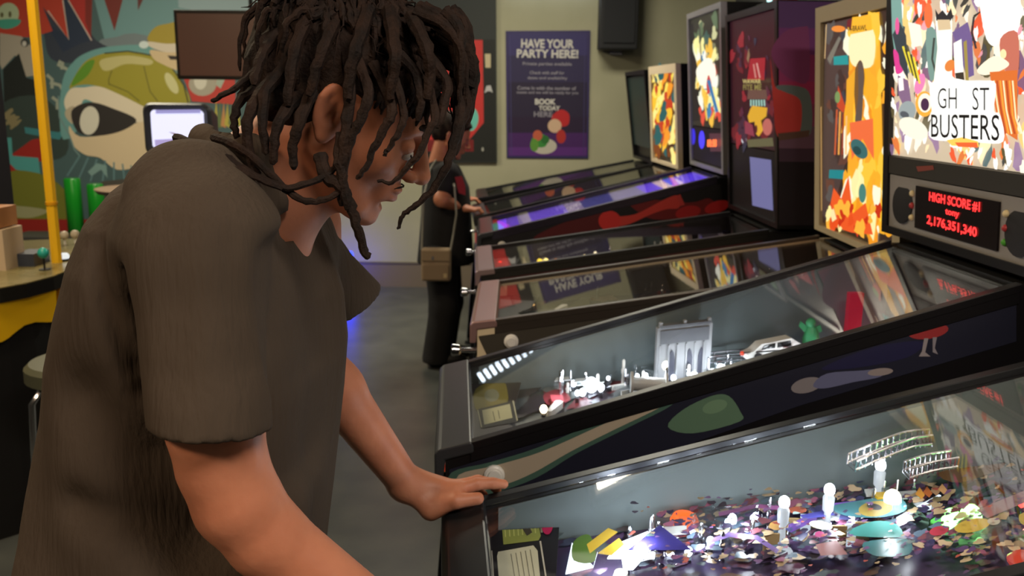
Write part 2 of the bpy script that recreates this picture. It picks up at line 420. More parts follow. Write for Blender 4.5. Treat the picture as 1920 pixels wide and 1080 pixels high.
t = empty('wall_board', (-.8, YB-.03, 1.9), 0, 'tall black display board left of the party poster, behind the player head', 'board')
wall_plate('b', [(533,-60),(930,-60),(932,304),(533,304)], YB-.03, .029, M(48, 52, 50, .6)).build('panel', t)
A = Art((0, YB-.03, 0), WN, start=.001)
A.poly((30,32,30), [(760,74),(928,74),(930,302),(760,302)])
A.poly((200,54,52), [(700,75),(905,75),(907,230),(880,262),(700,275)])
A.ell((110,196,180), 884, 224, 13, 22, .1); A.poly((120,30,32), [(800,262),(888,262),(888,284),(800,284)])
A.poly((200,186,150), [(909,101),(920,101),(920,127),(910,127)])
A.poly((190,190,190), [(908,175),(912,161),(920,160),(924,174),(919,171),(914,171)])
A.ell((170,170,160), 905, 280, 2, 4)
A.build('red_sign_print', t)
# loudspeaker on the far wall
t = empty('wall_speaker', (1.0, YB-.2, 2.2), 0, 'black loudspeaker box hanging high on the far wall', 'speaker')
a = pixY(1124, 92, YB-.25); b = pixY(1199, 0, YB-.25)
G().box((a.x, YB-.25, a.z), (b.x, YB-.02, a.z+.62), M(26, 27, 30, .6)).build('speaker_case', t, bevel=.01)
G().box((a.x+.03, YB-.262, a.z+.05), (b.x-.03, YB-.251, a.z+.58), M(36, 37, 40, .85)).build('grille', t)
G().box((a.x+.1, YB-.06, a.z-.03), (b.x-.1, YB-.0, a.z+.05), STEEL).build('wall_bracket', t)

# hanging flat screen, switched off, seen in front of the mural
yT = 5.2
P = [pixY(*q, yT) for q in [(339,31),(532,34),(532,138),(352,133)]]
t = empty('television', (P[0].lerp(P[2], .5)), 0, 'switched-off flat television hanging from the ceiling in front of the mural', 'television')
cT = P[0].lerp(P[2], .5)
W_, H_ = .60, .335
def tvp(x, y, z): return (cT.x + x, yT + y, cT.z + z)
G().box((-W_/2-.02, 0, -H_/2-.02), (W_/2+.02, .05, H_/2+.02), M(40, 34, 32, .4), tvp).build('case', t, bevel=.006)
G().box((-W_/2, -.004, -H_/2), (W_/2, .0, H_/2), M(92, 66, 58, .28)).build('x') if False else G().box((-W_/2, -.004, -H_/2), (W_/2, .0, H_/2), M(128, 92, 82, .35, spec=.8), tvp).build('screen', t)  # brown screen colour stands in for the room's reflection
g = G(); g.tube([tvp(.1,.04,H_/2), (cT.x+.1, yT+.04, CEIL)], .012, BLACKM); g.tube([tvp(.22,.03,H_/2), tvp(.18,.03,H_/2+.1), (cT.x+.14, yT+.04, CEIL-.2)], .005, BLACKM)
g.build('ceiling_bracket', t)

# upright monitor, lit pale, on a slim black cabinet behind the player
yC = 4.3
c = pixY(333, 243, yC)
t = empty('arcade_monitor', (c.x, yC+.2, 0), 0, 'old tube monitor with a glowing pale lavender screen on a black cabinet', 'monitor')
def cp_(x, y, z): return (c.x + x, yC + y, c.z + z)
def rrect(wd, ht, r, n=5):
    pts = []
    for sx, sz, a0 in [(1,1,0),(-1,1,90),(-1,-1,180),(1,-1,270)]:
        for k in range(n+1):
            q = math.radians(a0 + 90*k/n); pts.append((sx*(wd/2-r)+r*math.cos(q), sz*(ht/2-r)+r*math.sin(q)))
    return pts
g = G(); outer = rrect(.315, .245, .04); inner = rrect(.25, .18, .03); n = len(outer)
vs = [cp_(x, .03, z) for x, z in outer] + [cp_(x, 0, z) for x, z in outer] + [cp_(x*.93, -.015, z*.93) for x, z in outer] + [cp_(x, .01, z) for x, z in inner] + [cp_(x*.6, .3, z*.6) for x, z in outer]
fs = []
for r0, r1 in [(0,1),(1,2),(2,3),(4,0)]:
    for k in range(n): fs.append((r0*n+k, r0*n+(k+1)%n, r1*n+(k+1)%n, r1*n+k))
fs.append(tuple(4*n+k for k in range(n)))
g.add(vs, fs, M(44, 45, 48, .5)); g.build('bezel', t, smooth=True)
g = G(); N_ = 9; vs = []; fs = []
for i in range(N_):
    for j in range(N_):
        x = -.5+i/(N_-1); z = -.5+j/(N_-1); vs.append(cp_(x*.25, .008 - .012*math.cos(x*2.6)*math.cos(z*2.6), z*.18))
for i in range(N_-1):
    for j in range(N_-1): fs.append((i*N_+j, (i+1)*N_+j, (i+1)*N_+j+1, i*N_+j+1))
g.add(vs, fs, M(222, 222, 250, .3, em=1.15)); scr = g.build('screen', t, smooth=True)
A = Art((0, yC-.006, 0), WN, start=.0003, mk=lambda q: M(*q, .5, em=.75))
A.poly((170,165,225), [(292,206),(376,205),(376,212),(292,213)]); A.poly((190,175,230), [(290,262),(330,260),(332,272),(291,276)]); A.poly((120,70,60), [(316,247),(338,252),(358,262),(364,276),(344,270),(334,256)])
A.build('screen_picture', t)
G().box((-.19, .0, -c.z+.0), (.19, .45, -.14), M(24, 24, 28, .5), cp_).build('cabinet', t, bevel=.01)
G().box((-.06, .08, -.145), (.06, .2, -.11), BLACKM, cp_).build('neck', t)

# ---------------------------------------------------------------- pinball machines
PAL = [(190,60,50),(220,170,60),(90,150,160),(110,70,140),(210,200,180),(60,90,130),(150,80,60),(60,120,80)]
class Pin:
    LEN = 1.16
    def __init__(s, X, Y, al, dz, t, label, body=BLACK, side=None, rail=None, bar=None, bbh=.75, bbd=.22, bbw=.70, hw=.285, bbo=.02, fb=.028, lean=.076, inner=None, frame=None, glassmat=None, pfm=None):
        s.X, s.Y, s.al, s.zf, s.t, s.hw = X, Y, al, .94 + dz, t, hw
        s.cu, s.su = math.cos(al), math.sin(al)
        s.root = empty('pinball_machine', (X, Y, 0), al, label, 'pinball machine')
        s.fb = fb; s.body = body; s.bbh, s.bbd, s.bbw, s.bbo, s.lean = bbh, bbd, bbw, bbo, lean
        side = side or body; rail = rail or DSTEEL; bar = bar or DSTEEL; inner = inner or BLACK
        L = s.L; zf, t = s.zf, t; hw = hw; zb = zf - .41
        R = lambda u: zf - .012 + t*u            # rail top
        bot = lambda u: zb + .07*u
        # cabinet shell
        g = G(); th = .019
        for v0, v1 in [(-hw, -hw+th), (hw-th, hw)]:
            pts = [L(0,v0,bot(0)), L(1.30,v0,bot(1.3)), L(1.30,v0,R(1.16)), L(1.16,v0,R(1.16)), L(0,v0,R(0))]
            g.prism(pts, L(0,v1,0)-L(0,v0,0), side)
        g.hexa([L(0,-hw+th,bot(0)), L(.019,-hw+th,bot(.02)), L(.019,hw-th,bot(.02)), L(0,hw-th,bot(0)), L(0,-hw+th,R(0)), L(.019,-hw+th,R(.02)), L(.019,hw-th,R(.02)), L(0,hw-th,R(0))], body)
        g.hexa([L(1.28,-hw+th,bot(1.28)), L(1.3,-hw+th,bot(1.3)), L(1.3,hw-th,bot(1.3)), L(1.28,hw-th,bot(1.28)), L(1.28,-hw+th,R(1.16)), L(1.3,-hw+th,R(1.16)), L(1.3,hw-th,R(1.16)), L(1.28,hw-th,R(1.16))], body)
        g.hexa([L(.019,-hw+th,bot(0)+.01), L(1.28,-hw+th,bot(1.28)+.01), L(1.28,hw-th,bot(1.28)+.01), L(.019,hw-th,bot(0)+.01), L(.019,-hw+th,bot(0)+.025), L(1.28,-hw+th,bot(1.28)+.025), L(1.28,hw-th,bot(1.28)+.025), L(.019,hw-th,bot(0)+.025)], BLACKM)
        g.hexa([L(1.165,-hw+th,R(1.1)-.0), L(1.28,-hw+th,R(1.1)-.0), L(1.28,hw-th,R(1.1)-.0), L(1.165,hw-th,R(1.1)-.0), L(1.165,-hw+th,R(1.16)), L(1.28,-hw+th,R(1.16)), L(1.28,hw-th,R(1.16)), L(1.165,hw-th,R(1.16))], BLACKM)
        g.build('cabinet', s.root)
        # inner side linings
        g = G()
        for v0, v1 in [(-hw+th, -hw+th+.003), (hw-th-.003, hw-th)]:
            g.prism([L(.08,v0,s.pf(.08)), L(1.155,v0,s.pf(1.155)), L(1.155,v0,R(1.155)-.008), L(.08,v0,R(.08)-.008)], L(0,v1,0)-L(0,v0,0), inner)
        g.prism([L(1.15,-hw+th,s.pf(1.15)), L(1.15,hw-th,s.pf(1.15)), L(1.15,hw-th,R(1.15)-.01), L(1.15,-hw+th,R(1.15)-.01)], L(.006,0,0)-L(0,0,0), BLACKM)
        g.build('inner_lining', s.root)
        # side rails, lockbar, glass
        for sg in (-1, 1):
            g = G(); a, b = sorted((sg*hw - sg*.018, sg*hw + sg*.004))
            g.hexa([L(.05,a,R(.05)-.006), L(1.15,a,R(1.15)-.006), L(1.15,b,R(1.15)-.006), L(.05,b,R(.05)-.006), L(.05,a,R(.05)+.012), L(1.15,a,R(1.15)+.012), L(1.15,b,R(1.15)+.012), L(.05,b,R(.05)+.012)], rail)
            g.hexa([L(.05,sg*hw,R(.05)-.03), L(1.15,sg*hw,R(1.15)-.03), L(1.15,sg*(hw+.003),R(1.15)-.03), L(.05,sg*(hw+.003),R(.05)-.03), L(.05,sg*hw,R(.05)), L(1.15,sg*hw,R(1.15)), L(1.15,sg*(hw+.003),R(1.15)), L(.05,sg*(hw+.003),R(.05))], rail)
            g.build('side_rail', s.root, bevel=.002)
        g = G(); q = [(-.022,R(0)-.05),(-.022,R(0)+.004),(-.012,R(0)+.014),(.052,R(.052)+.014),(.057,R(.052)+.004),(.057,R(.052)-.01),(.0,R(0)-.01),(-.004,R(0)-.05)]
        g.prism([L(u,-hw-.006,z) for u, z in q], L(0,hw+.006,0)-L(0,-hw-.006,0), bar); g.build('lockbar', s.root, bevel=.004)
        g = G(); e = hw - .019
        g.hexa([L(.057,-e,R(.057)-.002), L(1.155,-e,R(1.155)-.002), L(1.155,e,R(1.155)-.002), L(.057,e,R(.057)-.002), L(.057,-e,R(.057)+.002), L(1.155,-e,R(1.155)+.002), L(1.155,e,R(1.155)+.002), L(.057,e,R(.057)+.002)], glassmat or GLASS)
        g.build('glass', s.root)
        # playfield board
        g = G(); e = hw - .023
        g.hexa([L(.03,-e,s.pf(.03)-.014), L(1.145,-e,s.pf(1.145)-.014), L(1.145,e,s.pf(1.145)-.014), L(.03,e,s.pf(.03)-.014), L(.03,-e,s.pf(.03)), L(1.145,-e,s.pf(1.145)), L(1.145,e,s.pf(1.145)), L(.03,e,s.pf(.03))], pfm or M(44,38,50,.25))
        s.board = g.build('playfield', s.root)
        # legs
        for u, zt in [(.035, zb), (1.26, zb + .07*1.26)]:
            for sg in (-1, 1):
                g = G(); du = -.05 if u < .5 else .05
                v = sg*(hw+.004)
                for a, b in [((0,0),(.045,.004)), ((0,0),(.004,.045))]:
                    A_, B_ = a, b
                    def K(x, y, z): 
                        f = (zt+.16-z)/(zt+.16); sx = (1 if u < .5 else -1)
                        return L(u - (.04 if u < .5 else -.04) + sx*x + du*f, v - sg*y + sg*.02*f + sg*.002, z)
                    g.box((A_[0],A_[1],.03), (B_[0],B_[1],zt+.16), STEEL if body is not BLACK else DSTEEL, K)
                lg = g.build('leg', s.root)
                G().lathe(K(.02,.02,0), (0,0,1), [(0,.03),(.012,.03),(.02,.01),(.06,.008)], BLACKM).build('leg_leveler', lg)
        # flipper buttons, coin door, plunger
        for sg in (-1, 1):
            g = G(); ax = L(0,sg,0)-L(0,0,0)
            g.lathe(L(.098, sg*hw, s.zf-.055), ax, [(0,.021),(.008,.021),(.011,.017),(.0105,.014),(.016,.013)], getattr(s, 'btn', None) or WHITE, 20)
            g.build('flipper_button', s.root, smooth=True)
        g = G(); fx = -(L(1,0,0)-L(0,0,0))
        g.box((-.003,-.13,zf-.33), (0,.13,zf-.1), DSTEEL, L); cd = g.build('coin_door', s.root, bevel=.002)
        G().box((-.006,-.06,zf-.2), (-.003,-.02,zf-.13), M(200,60,30,.4,em=.5), L).build('coin_slot', cd)
        G().box((-.006,.02,zf-.2), (-.003,.06,zf-.13), M(200,60,30,.4,em=.5), L).build('coin_slot', cd)
        G().lathe(L(-.0,-hw+.055,zf-.1), fx, [(0,.026),(.006,.026),(.007,.008),(.05,.007),(.055,.016),(.075,.019),(.08,.012)], CHROME).build('plunger', s.root, smooth=True)
        G().lathe(L(-.0,hw-.055,zf-.1), fx, [(0,.018),(.006,.018),(.012,.012)], M(220,200,60,.4)).build('start_button', s.root, smooth=True)
        # backbox
        z0 = R(1.16) + bbo; s.z0 = z0; d = bbd; hb = bbw/2
        fr = frame or body
        g = G(); b = fb
        def B(u, v, z): return L(1.16 + u - lean*(z), v, z0 + z)
        s.B = B
        g.box((.03,-hb,0), (d,hb,bbh), body, B)
        g.box((-.0,-hb,0), (.03,-hb+b,bbh), fr, B); g.box((0,hb-b,0), (.03,hb,bbh), fr, B)
        g.box((0,-hb+b,bbh-b), (.03,hb-b,bbh), fr, B); g.box((0,-hb+b,0), (.03,hb-b,.02), fr, B)
        s.backbox = g.build('backbox', s.root)
        G().box((.05,-.24,-.06), (d-.02,.24,0), BLACKM, B).build('backbox_neck', s.root)
    def L(s, u, v, z): return Vector((s.X + u*s.cu - v*s.su, s.Y + u*s.su + v*s.cu, z))
    def pf(s, u): return s.zf - .085 + .105*u
    def inv(s, p): 
        dx, dy = p.x - s.X, p.y - s.Y
        return dx*s.cu + dy*s.su, -dx*s.su + dy*s.cu, p.z
    def pfplane(s):
        P0 = s.L(0,0,s.pf(0)); N = (s.L(1,0,s.pf(1))-P0).cross(s.L(0,1,s.pf(0))-P0).normalized()
        return P0, N
    def pfuv(s, px, py): return s.inv(pixP(px, py, *s.pfplane()))[:2]
    def side_art(s, start=.0012):
        L = s.L; zf = s.zf; ex = L(1,0,0)-L(0,0,0); ez = Vector((0,0,1))
        n1 = (ex*s.t - ez); n2 = (ez - ex*.07)
        return Art(L(0,-s.hw,0), L(0,-1,0)-L(0,0,0), start=start, clip=[(L(0,-s.hw,zf-.042), n1), (L(0,-s.hw,zf-.408), n2), (L(.003,-s.hw,0), ex), (L(1.295,-s.hw,0), -ex)])
    def face_art(s, em=1.0, d=.012, start=.0008, zr=(0,2)):
        P0 = s.B(d,0,0); N = (s.B(d,1,0)-P0).cross(s.B(d,0,1)-P0)
        h = s.bbw/2 - s.fb - .002; ev = s.B(d,1,0)-s.B(d,0,0); ez = s.B(d,0,1)-s.B(d,0,0)
        return Art(P0, N, start=start, mk=(lambda c: M(*c, .4, em=em)) if em else None, clip=[(s.B(d,-h,0), ev), (s.B(d,h,0), -ev), (s.B(d,0,zr[0]), ez), (s.B(d,0,zr[1]), -ez)])
    def face_panel(s, name, z0, z1, mat, d=.012, parent=None, v0=None, v1=None):
        h = s.bbw/2 - s.fb - .002
        return G().box((d, v0 if v0 is not None else -h, z0), (.029, v1 if v1 is not None else h, z1), mat, s.B).build(name, parent or s.root)
    def face_px(s, a, z, d=.012):   # pixel of a backbox-face point (for seeding patches)
        return topx(s.B(d, a, z))
    def text(s, txt, v_left, v_right, z0, z1, mat, d=.012, bold=.02):
        O = s.B(d, v_left, z0); R = s.B(d, v_right, z0) - O; U = s.B(d, v_left, z1) - O
        return text_mesh(txt, O, R, U, R.length, U.length, mat, .004, bold)
    # playfield furniture
    def item(s, name, build, label=None):
        g = G(); build(g); o = g.build(name, s.board if name in ('x',) else s.root, smooth='auto')
        if label: o['label'] = label
        return o
    def post(s, u, v, h=.028, m=None, r=.0055):
        u = min(max(u, .08), 1.12); v = min(max(v, -.24), .24)
        z = s.pf(u); return s.item('post', lambda g: g.lathe(s.L(u,v,z), (0,0,1), [(0,r*1.3),(.004,r*1.3),(.005,r),(h*.45,r*.8),(h*.5,r*1.2),(h*.65,r*1.2),(h*.7,r*.8),(h,r*.9),(h+.004,r*.5)], m or WHITE, 8))
    def bulb(s, u, v, h=.02, r=.008, col=(235,245,255), em=10, base=True):
        u = min(max(u, .08), 1.12); v = min(max(v, -.24), .24)
        z = s.pf(u)
        def f(g):
            if base: g.lathe(s.L(u,v,z), (0,0,1), [(0,.006),(h*.6,.005)], STEEL, 8)
            g.ball(s.L(u,v,z+h), (r,r,r*1.2), M(*col, .4, em=em), 10, 8)
        return s.item('lamp_bulb', f)
    def flipper(s, u, v, sg, m):
        z = s.pf(u)
        def f(g):
            n = 7; pts = []
            for k in range(n): q = math.pi/2 + math.pi*k/(n-1); pts.append((.011*math.cos(q), .011*math.sin(q)))
            for k in range(n): q = -math.pi/2 + math.pi*k/(n-1); pts.append((.068+.006*math.cos(q), .006*math.sin(q)))
            a = math.radians(-sg*62) ; ca, sa = math.cos(a), math.sin(a)
            P = [s.L(u - .0 + (-x*abs(sa)*.45 + 0), v - sg*(x*.9) + y*0, z+.008) for x, y in pts] if False else [s.L(u + (-.42*x) + (.91*y), v - sg*(.91*x + .42*y*1), z+.008) for x, y in pts]
            g.prism(P, (0,0,.016), m)
        return s.item('flipper', f)
    def bumper(s, u, v, cap, em=1.2, r=.034):
        z = s.pf(u)
        def f(g):
            g.lathe(s.L(u,v,z), (0,0,1), [(0,r*.95),(.006,r),(.008,r*.6),(.03,r*.6)], WHITE, 16)
            g.lathe(s.L(u,v,z+.012), (0,0,1), [(0,r*.85),(.003,r*.85)], CHROME, 16)
            g.lathe(s.L(u,v,z+.034), (0,0,1), [(0,r*1.05),(.006,r*1.1),(.014,r*.8),(.017,r*.2)], M(*cap, .3, em=em), 16)
        return s.item('pop_bumper', f)
    def target(s, u, v, ang, col, w_=.028, h=.034, em=0):
        z = s.pf(u); c_, s_ = math.cos(ang), math.sin(ang)
        K = lambda x, y, zz: s.L(u + x*c_ - y*s_, v + x*s_ + y*c_, z + zz)
        return s.item('drop_target', lambda g: g.box((-w_/2,-.002,0), (w_/2,.002,h), M(*col, .4, em=em), K))
    def wall(s, name, pts, h, m, z0=0, th=.003, label=None):  # vertical plastic or metal guide along uv points
        def f(g):
            for (u0,v0),(u1,v1) in zip(pts, pts[1:]):
                dx, dy = u1-u0, v1-v0; l = math.hypot(dx, dy) or 1; nx, ny = -dy/l*th/2, dx/l*th/2
                za, zb = s.pf(u0)+z0, s.pf(u1)+z0
                g.hexa([s.L(u0-nx,v0-ny,za), s.L(u1-nx,v1-ny,zb), s.L(u1+nx,v1+ny,zb), s.L(u0+nx,v0+ny,za), s.L(u0-nx,v0-ny,za+h), s.L(u1-nx,v1-ny,zb+h), s.L(u1+nx,v1+ny,zb+h), s.L(u0+nx,v0+ny,za+h)], m)
        return s.item(name, f, label)
    def plate(s, name, pts, z, th, m, label=None):  # flat plastic held above the playfield
        return s.item(name, lambda g: g.prism([s.L(u,v,s.pf(u)+z) for u, v in pts], (0,0,th), m), label)
    def wire_ramp(s, pts, r=.0022, gap=.016):
        def f(g):
            P = [(u,v,z) for u, v, z in pts]
            for du in (-gap, gap):
                Q = []
                for i, (u,v,z) in enumerate(P):
                    a = P[max(i-1,0)]; b = P[min(i+1,len(P)-1)]; dx, dy = b[0]-a[0], b[1]-a[1]; l = math.hypot(dx,dy) or 1
                    Q.append(s.L(u-dy/l*du, v+dx/l*du, s.pf(u)+z))
                g.tube(Q, r, CHROME, 6); g.tube([q+Vector((0,0,.016)) for q in Q], r, CHROME, 6)
                if du < 0: Q0 = Q
            for q0, q1 in list(zip(Q0, Q))[::1]:
                g.tube([q0+Vector((0,0,.016)), q0-Vector((0,0,.004)), q1-Vector((0,0,.004)), q1+Vector((0,0,.016))], r*.8, CHROME, 5)
        return s.item('wire_ramp', f)
    def apron(s, m, u1=.205, card=True, cardm=None):
        zz = lambda u: s.pf(u) + .035 - (u-.08)*.08; h = s.hw-.024
        g = G(); pts = [(.055,-h),(.055,h),(u1,h),(u1-.03,.07),(u1-.075,0),(u1-.03,-.07),(u1,-h)]
        vs = [s.L(u,v,zz(u)) for u, v in pts]; g.prism(vs, (0,0,-.004), m)
        return g.build('apron', s.root)
    def apron_art(s):
        f = lambda u: s.pf(u) + .035 - (u-.08)*.08
        P0 = s.L(.08,0,f(.08)); N = (s.L(.2,0,f(.2))-P0).cross(s.L(.08,.1,f(.08))-P0).normalized()
        L = s.L; ex = L(1,0,0)-L(0,0,0); ey = L(0,1,0)-L(0,0,0); e = s.hw-.026
        return Art(P0, N, start=.001, clip=[(L(.058,0,0), ex), (L(.205,0,0), -ex), (L(0,-e,0), ey), (L(0,e,0), -ey)])
def topx(p):
    d = p - CAMP; y = d.y*cp - d.z*sp_; u = d.y*sp_ + d.z*cp
    a, b = F_PX*d.x/y, -F_PX*u/y
    return 960 + cr*a - sr*b, 540 + sr*a + cr*b

GREYIN = M(94, 104, 106, .55, spec=.12)
P1 = Pin(-.0788, 1.232, .078, -.042, .244, 'nearest pinball machine, black, under the hands of the player in grey', inner=GREYIN, pfm=M(74,62,94,.3), glassmat=GLASS)
P2 = Pin(-.147, 1.985, .062, -.0125, .294, 'black pinball machine with a bright comic backglass and red score display', inner=GREYIN, rail=BLACK, bar=M(48,50,54,.35), pfm=M(96,98,104,.3))
P3 = Pin(-.0976, 2.806, -.0024, .043, .158, 'pinball machine with cream cabinet and glowing flame backglass', body=M(200,184,150,.5), side=M(214,198,165,.5), rail=M(70,64,58,.35,.5), bar=M(150,120,118,.3,.4), bbh=.745, bbw=.72, fb=.05, inner=M(60,52,42,.4))
P4 = Pin(-.138, 3.812, .045, .0, .15, 'dark pinball machine with purple and red painted backbox side', rail=BLACK, bar=M(130,112,116,.35,.3), bbh=.86, bbd=.34, inner=M(40,34,34,.4))
P5 = Pin(-.1613, 4.6846, .038, .014, .2575, 'pinball machine with silver-edged backbox and purple light along its glass', frame=M(190,190,198,.3,.6), rail=M(70,66,80,.3,.7), bar=M(90,92,98,.3,.8), bbh=.80, inner=M(50,40,80,.35))
P6 = Pin(-.225, 5.553, .075, -.01, .237, 'white-framed pinball machine with yellow backglass played by the person in black', frame=M(222,205,175,.5), bbh=.60, fb=.05, inner=M(60,60,50,.4), bar=CHAR)
P7 = Pin(-.24, 6.42, .06, .0, .20, 'farthest pinball machine, black, closest to the party poster', bbh=.62, lean=.14, inner=M(60,60,50,.4))
ALL = [P1,P2,P3,P4,P5,P6,P7]

def fpt(p, px, py, d=.012):
    P0 = p.B(d,0,0); N = (p.B(d,1,0)-P0).cross(p.B(d,0,1)-P0); return pixP(px, py, P0, N)
def ftext(p, txt, x0, y0, x1, y1, ytop, mat, d=.012, bold=.02, off=.022):
    O = fpt(p, x0, y0, d); R = fpt(p, x1, y1, d) - O; U = fpt(p, x0, ytop, d) - O
    return text_mesh(txt, O, R, U, R.length, U.length, mat, off, bold)
def speaker_panel(p, z0, z1, mat, grille, disp, dispm, lines=(), lights=True, rnd=.02):
    sp = p.face_panel('speaker_panel', z0, z1, mat, d=.006)
    zc = (z0+z1)/2; h = p.bbw/2 - p.fb
    for v in (h-.075, -h+.075):
        c = p.B(.006, v, zc); ax = p.B(0, v, zc) - c
        G().lathe(c, ax, [(0,.052),(.002,.052),(.003,.047)], grille, 24).build('speaker_grille', sp, smooth=True)
    G().box((.001,-disp,zc-.052), (.0065,disp,zc+.052), M(20,10,14,.25), p.B).build('score_display', sp)
    if lines:
        join([text_mesh(t_, p.B(.001, a, za), p.B(.001,-1,za)-p.B(.001,0,za), p.B(.001,0,1)-p.B(.001,0,0), b_, hh, dispm, .002, .03) for t_, a, za, b_, hh in lines]).build('score_digits', sp)
    if lights:
        for v, cols in [(disp+.022, [(220,200,150),(170,50,50),(220,200,150)]), (-disp-.022, [(220,200,150),(170,50,50),(70,150,40)])]:
            for k, c_ in enumerate(cols):
                G().ball(p.B(.005, v, zc+.03-.03*k), .008, M(*c_, .4)).build('panel_light', sp, smooth=True)
    return sp

# ---- P2: bright comic backglass
p = P2
t_ = p.face_panel('backglass', .205, .72, M(226,206,176,.3,em=.85)); 
A = p.face_art(1.15, zr=(.207,.718))
q = [topx(p.B(.012,v,z)) for v, z in [(.31,.71),(-.31,.71),(-.31,.215),(.31,.215)]]
COM = [(250,240,220),(240,200,120),(150,120,150),(90,110,110),(220,120,60),(250,250,240),(120,90,120),(220,150,160),(70,70,66),(230,90,50),(90,80,50),(250,226,180)]
A.speck(COM, q, 150, 22, (.42, 1.3), 3, .0, .7); A.speck(COM+[(250,246,236)]*6+[(60,56,50)]*2, q, 260, 10, (.42, 1.3), 13, .1, .9)
A.poly((120,160,150), [(1683,-20),(1702,-20),(1706,60),(1700,90),(1690,100),(1685,60)]); A.poly((52,60,66), [(1686,64),(1700,40),(1712,66),(1716,150),(1700,120),(1692,90)])
A.ell((226,90,150), 1695, 48, 4, 16); A.poly((216,60,140), [(1688,92),(1697,100),(1700,120),(1706,132),(1694,138),(1690,120)], True); A.ell((230,130,180), 1738, 156, 9, 20, .3)
for k in range(5): A.line((230,210,60) if k % 2 == 0 else (60,60,30), [(1706+k*5, 86+k*5), (1722+k*4, 136+k*5)], 4)
A.poly((130,100,130), [(1696,140),(1716,150),(1722,190),(1706,196),(1697,176)]); A.poly((250,240,235), [(1697,146),(1706,142),(1708,168),(1699,170)])
A.ell((150,160,160), 1714, 208, 16, 20, .3); A.ell((80,86,92), 1709, 214, 9, 6, .4); A.ell((240,236,215), 1726, 240, 30, 18, .5)
A.ell((246,170,60), 1747, 194, 17, 24); A.ell((250,240,220), 1748, 192, 13, 18); A.ell((70,40,70), 1748, 195, 8, 12)
A.poly((246,238,220), [(1716,40),(1740,46),(1744,84),(1724,88)]); A.poly((120,150,140), [(1750,60),(1768,56),(1776,120),(1758,150)], True); A.line((60,66,60), [(1770,140),(1762,110),(1766,70)], 4)
A.poly((250,250,235), [(1768,30),(1800,20),(1800,160),(1764,160),(1772,90)]); A.poly((40,36,40), [(1768,16),(1774,26),(1782,18),(1790,28),(1798,14),(1802,30),(1796,40),(1770,38)]); A.poly((215,190,150), [(1772,36),(1796,36),(1798,54),(1774,56)])
A.ell((240,110,60), 1755, 28, 8, 24); A.ell((225,130,60), 1796, 122, 9, 12, .6)
A.poly((112,90,140), [(1800,60),(1830,40),(1838,70),(1842,140),(1828,146),(1812,90)]); A.poly((250,250,240), [(1803,80),(1818,72),(1822,140),(1806,146)]); A.poly((160,140,70), [(1822,78),(1828,74),(1832,150),(1826,152)])
A.line((50,44,40), [(1842,30),(1856,20),(1864,46),(1872,70)], 5); A.line((50,44,50), [(1846,90),(1838,60),(1842,30)], 4); A.poly((60,50,40), [(1806,136),(1822,134),(1824,152),(1808,152)])
A.poly((252,250,246), [(1856,-30),(1925,-30),(1925,60),(1896,70),(1880,86),(1862,60)], True); A.poly((196,110,90), [(1892,72),(1925,60),(1925,140),(1900,128)], True); A.ell((240,225,170), 1898, 100, 6, 9)
A.poly((246,236,210), [(1848,130),(1880,104),(1908,116),(1900,128),(1864,140)], True)
A.poly((216,110,46), [(1872,134),(1925,130),(1925,262),(1890,240),(1878,180)]); 
for k in range(7): A.line([(250,230,180),(180,70,30),(250,160,60)][k % 3], [(1880+k*6, 150), (1886+k*6, 190+k*5), (1896+k*6, 250)], 3)
A.poly((250,250,245), [(1760,156),(1800,146),(1830,150),(1860,150),(1884,156),(1880,206),(1892,214),(1898,264),(1850,266),(1800,264),(1758,256),(1762,210)], True)
A.ell((252,252,250), 1826, 182, 15, 20)
A.poly((250,200,90), [(1790,262),(1820,256),(1850,264),(1852,274),(1800,272)]); A.poly((230,100,50), [(1806,266),(1848,266),(1850,276),(1812,274)])
A.build('backglass_print', t_)
TD = M(24,22,26,.4)
join([ftext(p,'GH',1776,202,1812,203,164,TD,bold=-.01), ftext(p,'ST',1842,205,1874,206,163,TD,bold=-.01), ftext(p,'BUSTERS',1763,256,1893,263,213,TD,bold=0)]).build('title_lettering', t_)
speaker_panel(p, .02, .155, M(150,145,140,.45), M(16,14,18,.6), .175, M(255,50,50,.4,em=2.2), [('HIGH SCORE #1', .105, .108, .215, .024), ('tony', .03, .083, .06, .018), ('2,176,351,340', .112, .05, .215, .026)])
p.face_panel('upper_molding', .158, .202, M(52,50,46,.5), d=.002)
A = p.face_art(0, d=.002); A.poly(M(140,66,56,.5), [(1718,312),(1750,310),(1752,318),(1722,322)]); A.build('price_card', p.root)

# ---- P1: backglass out of frame, seen in its own glass
p = P1
t_ = p.face_panel('backglass', .205, .72, M(240,225,190,.3,em=1.6)); A = p.face_art(1.6, zr=(.207,.718))
q = [topx(p.B(.012,v,z)) for v, z in [(.31,.71),(-.31,.71),(-.31,.215),(.31,.215)]]
A.speck([(250,226,160),(230,120,60),(170,60,110),(250,240,220),(70,60,60),(240,170,80),(120,150,120),(200,80,50)], q, 260, 24, (.25, 1.6), 9, .2, .6)
A.build('backglass_print', t_)
speaker_panel(p, .02, .155, M(60,58,58,.45), M(16,14,18,.6), .175, M(255,60,50,.4,em=2), [])

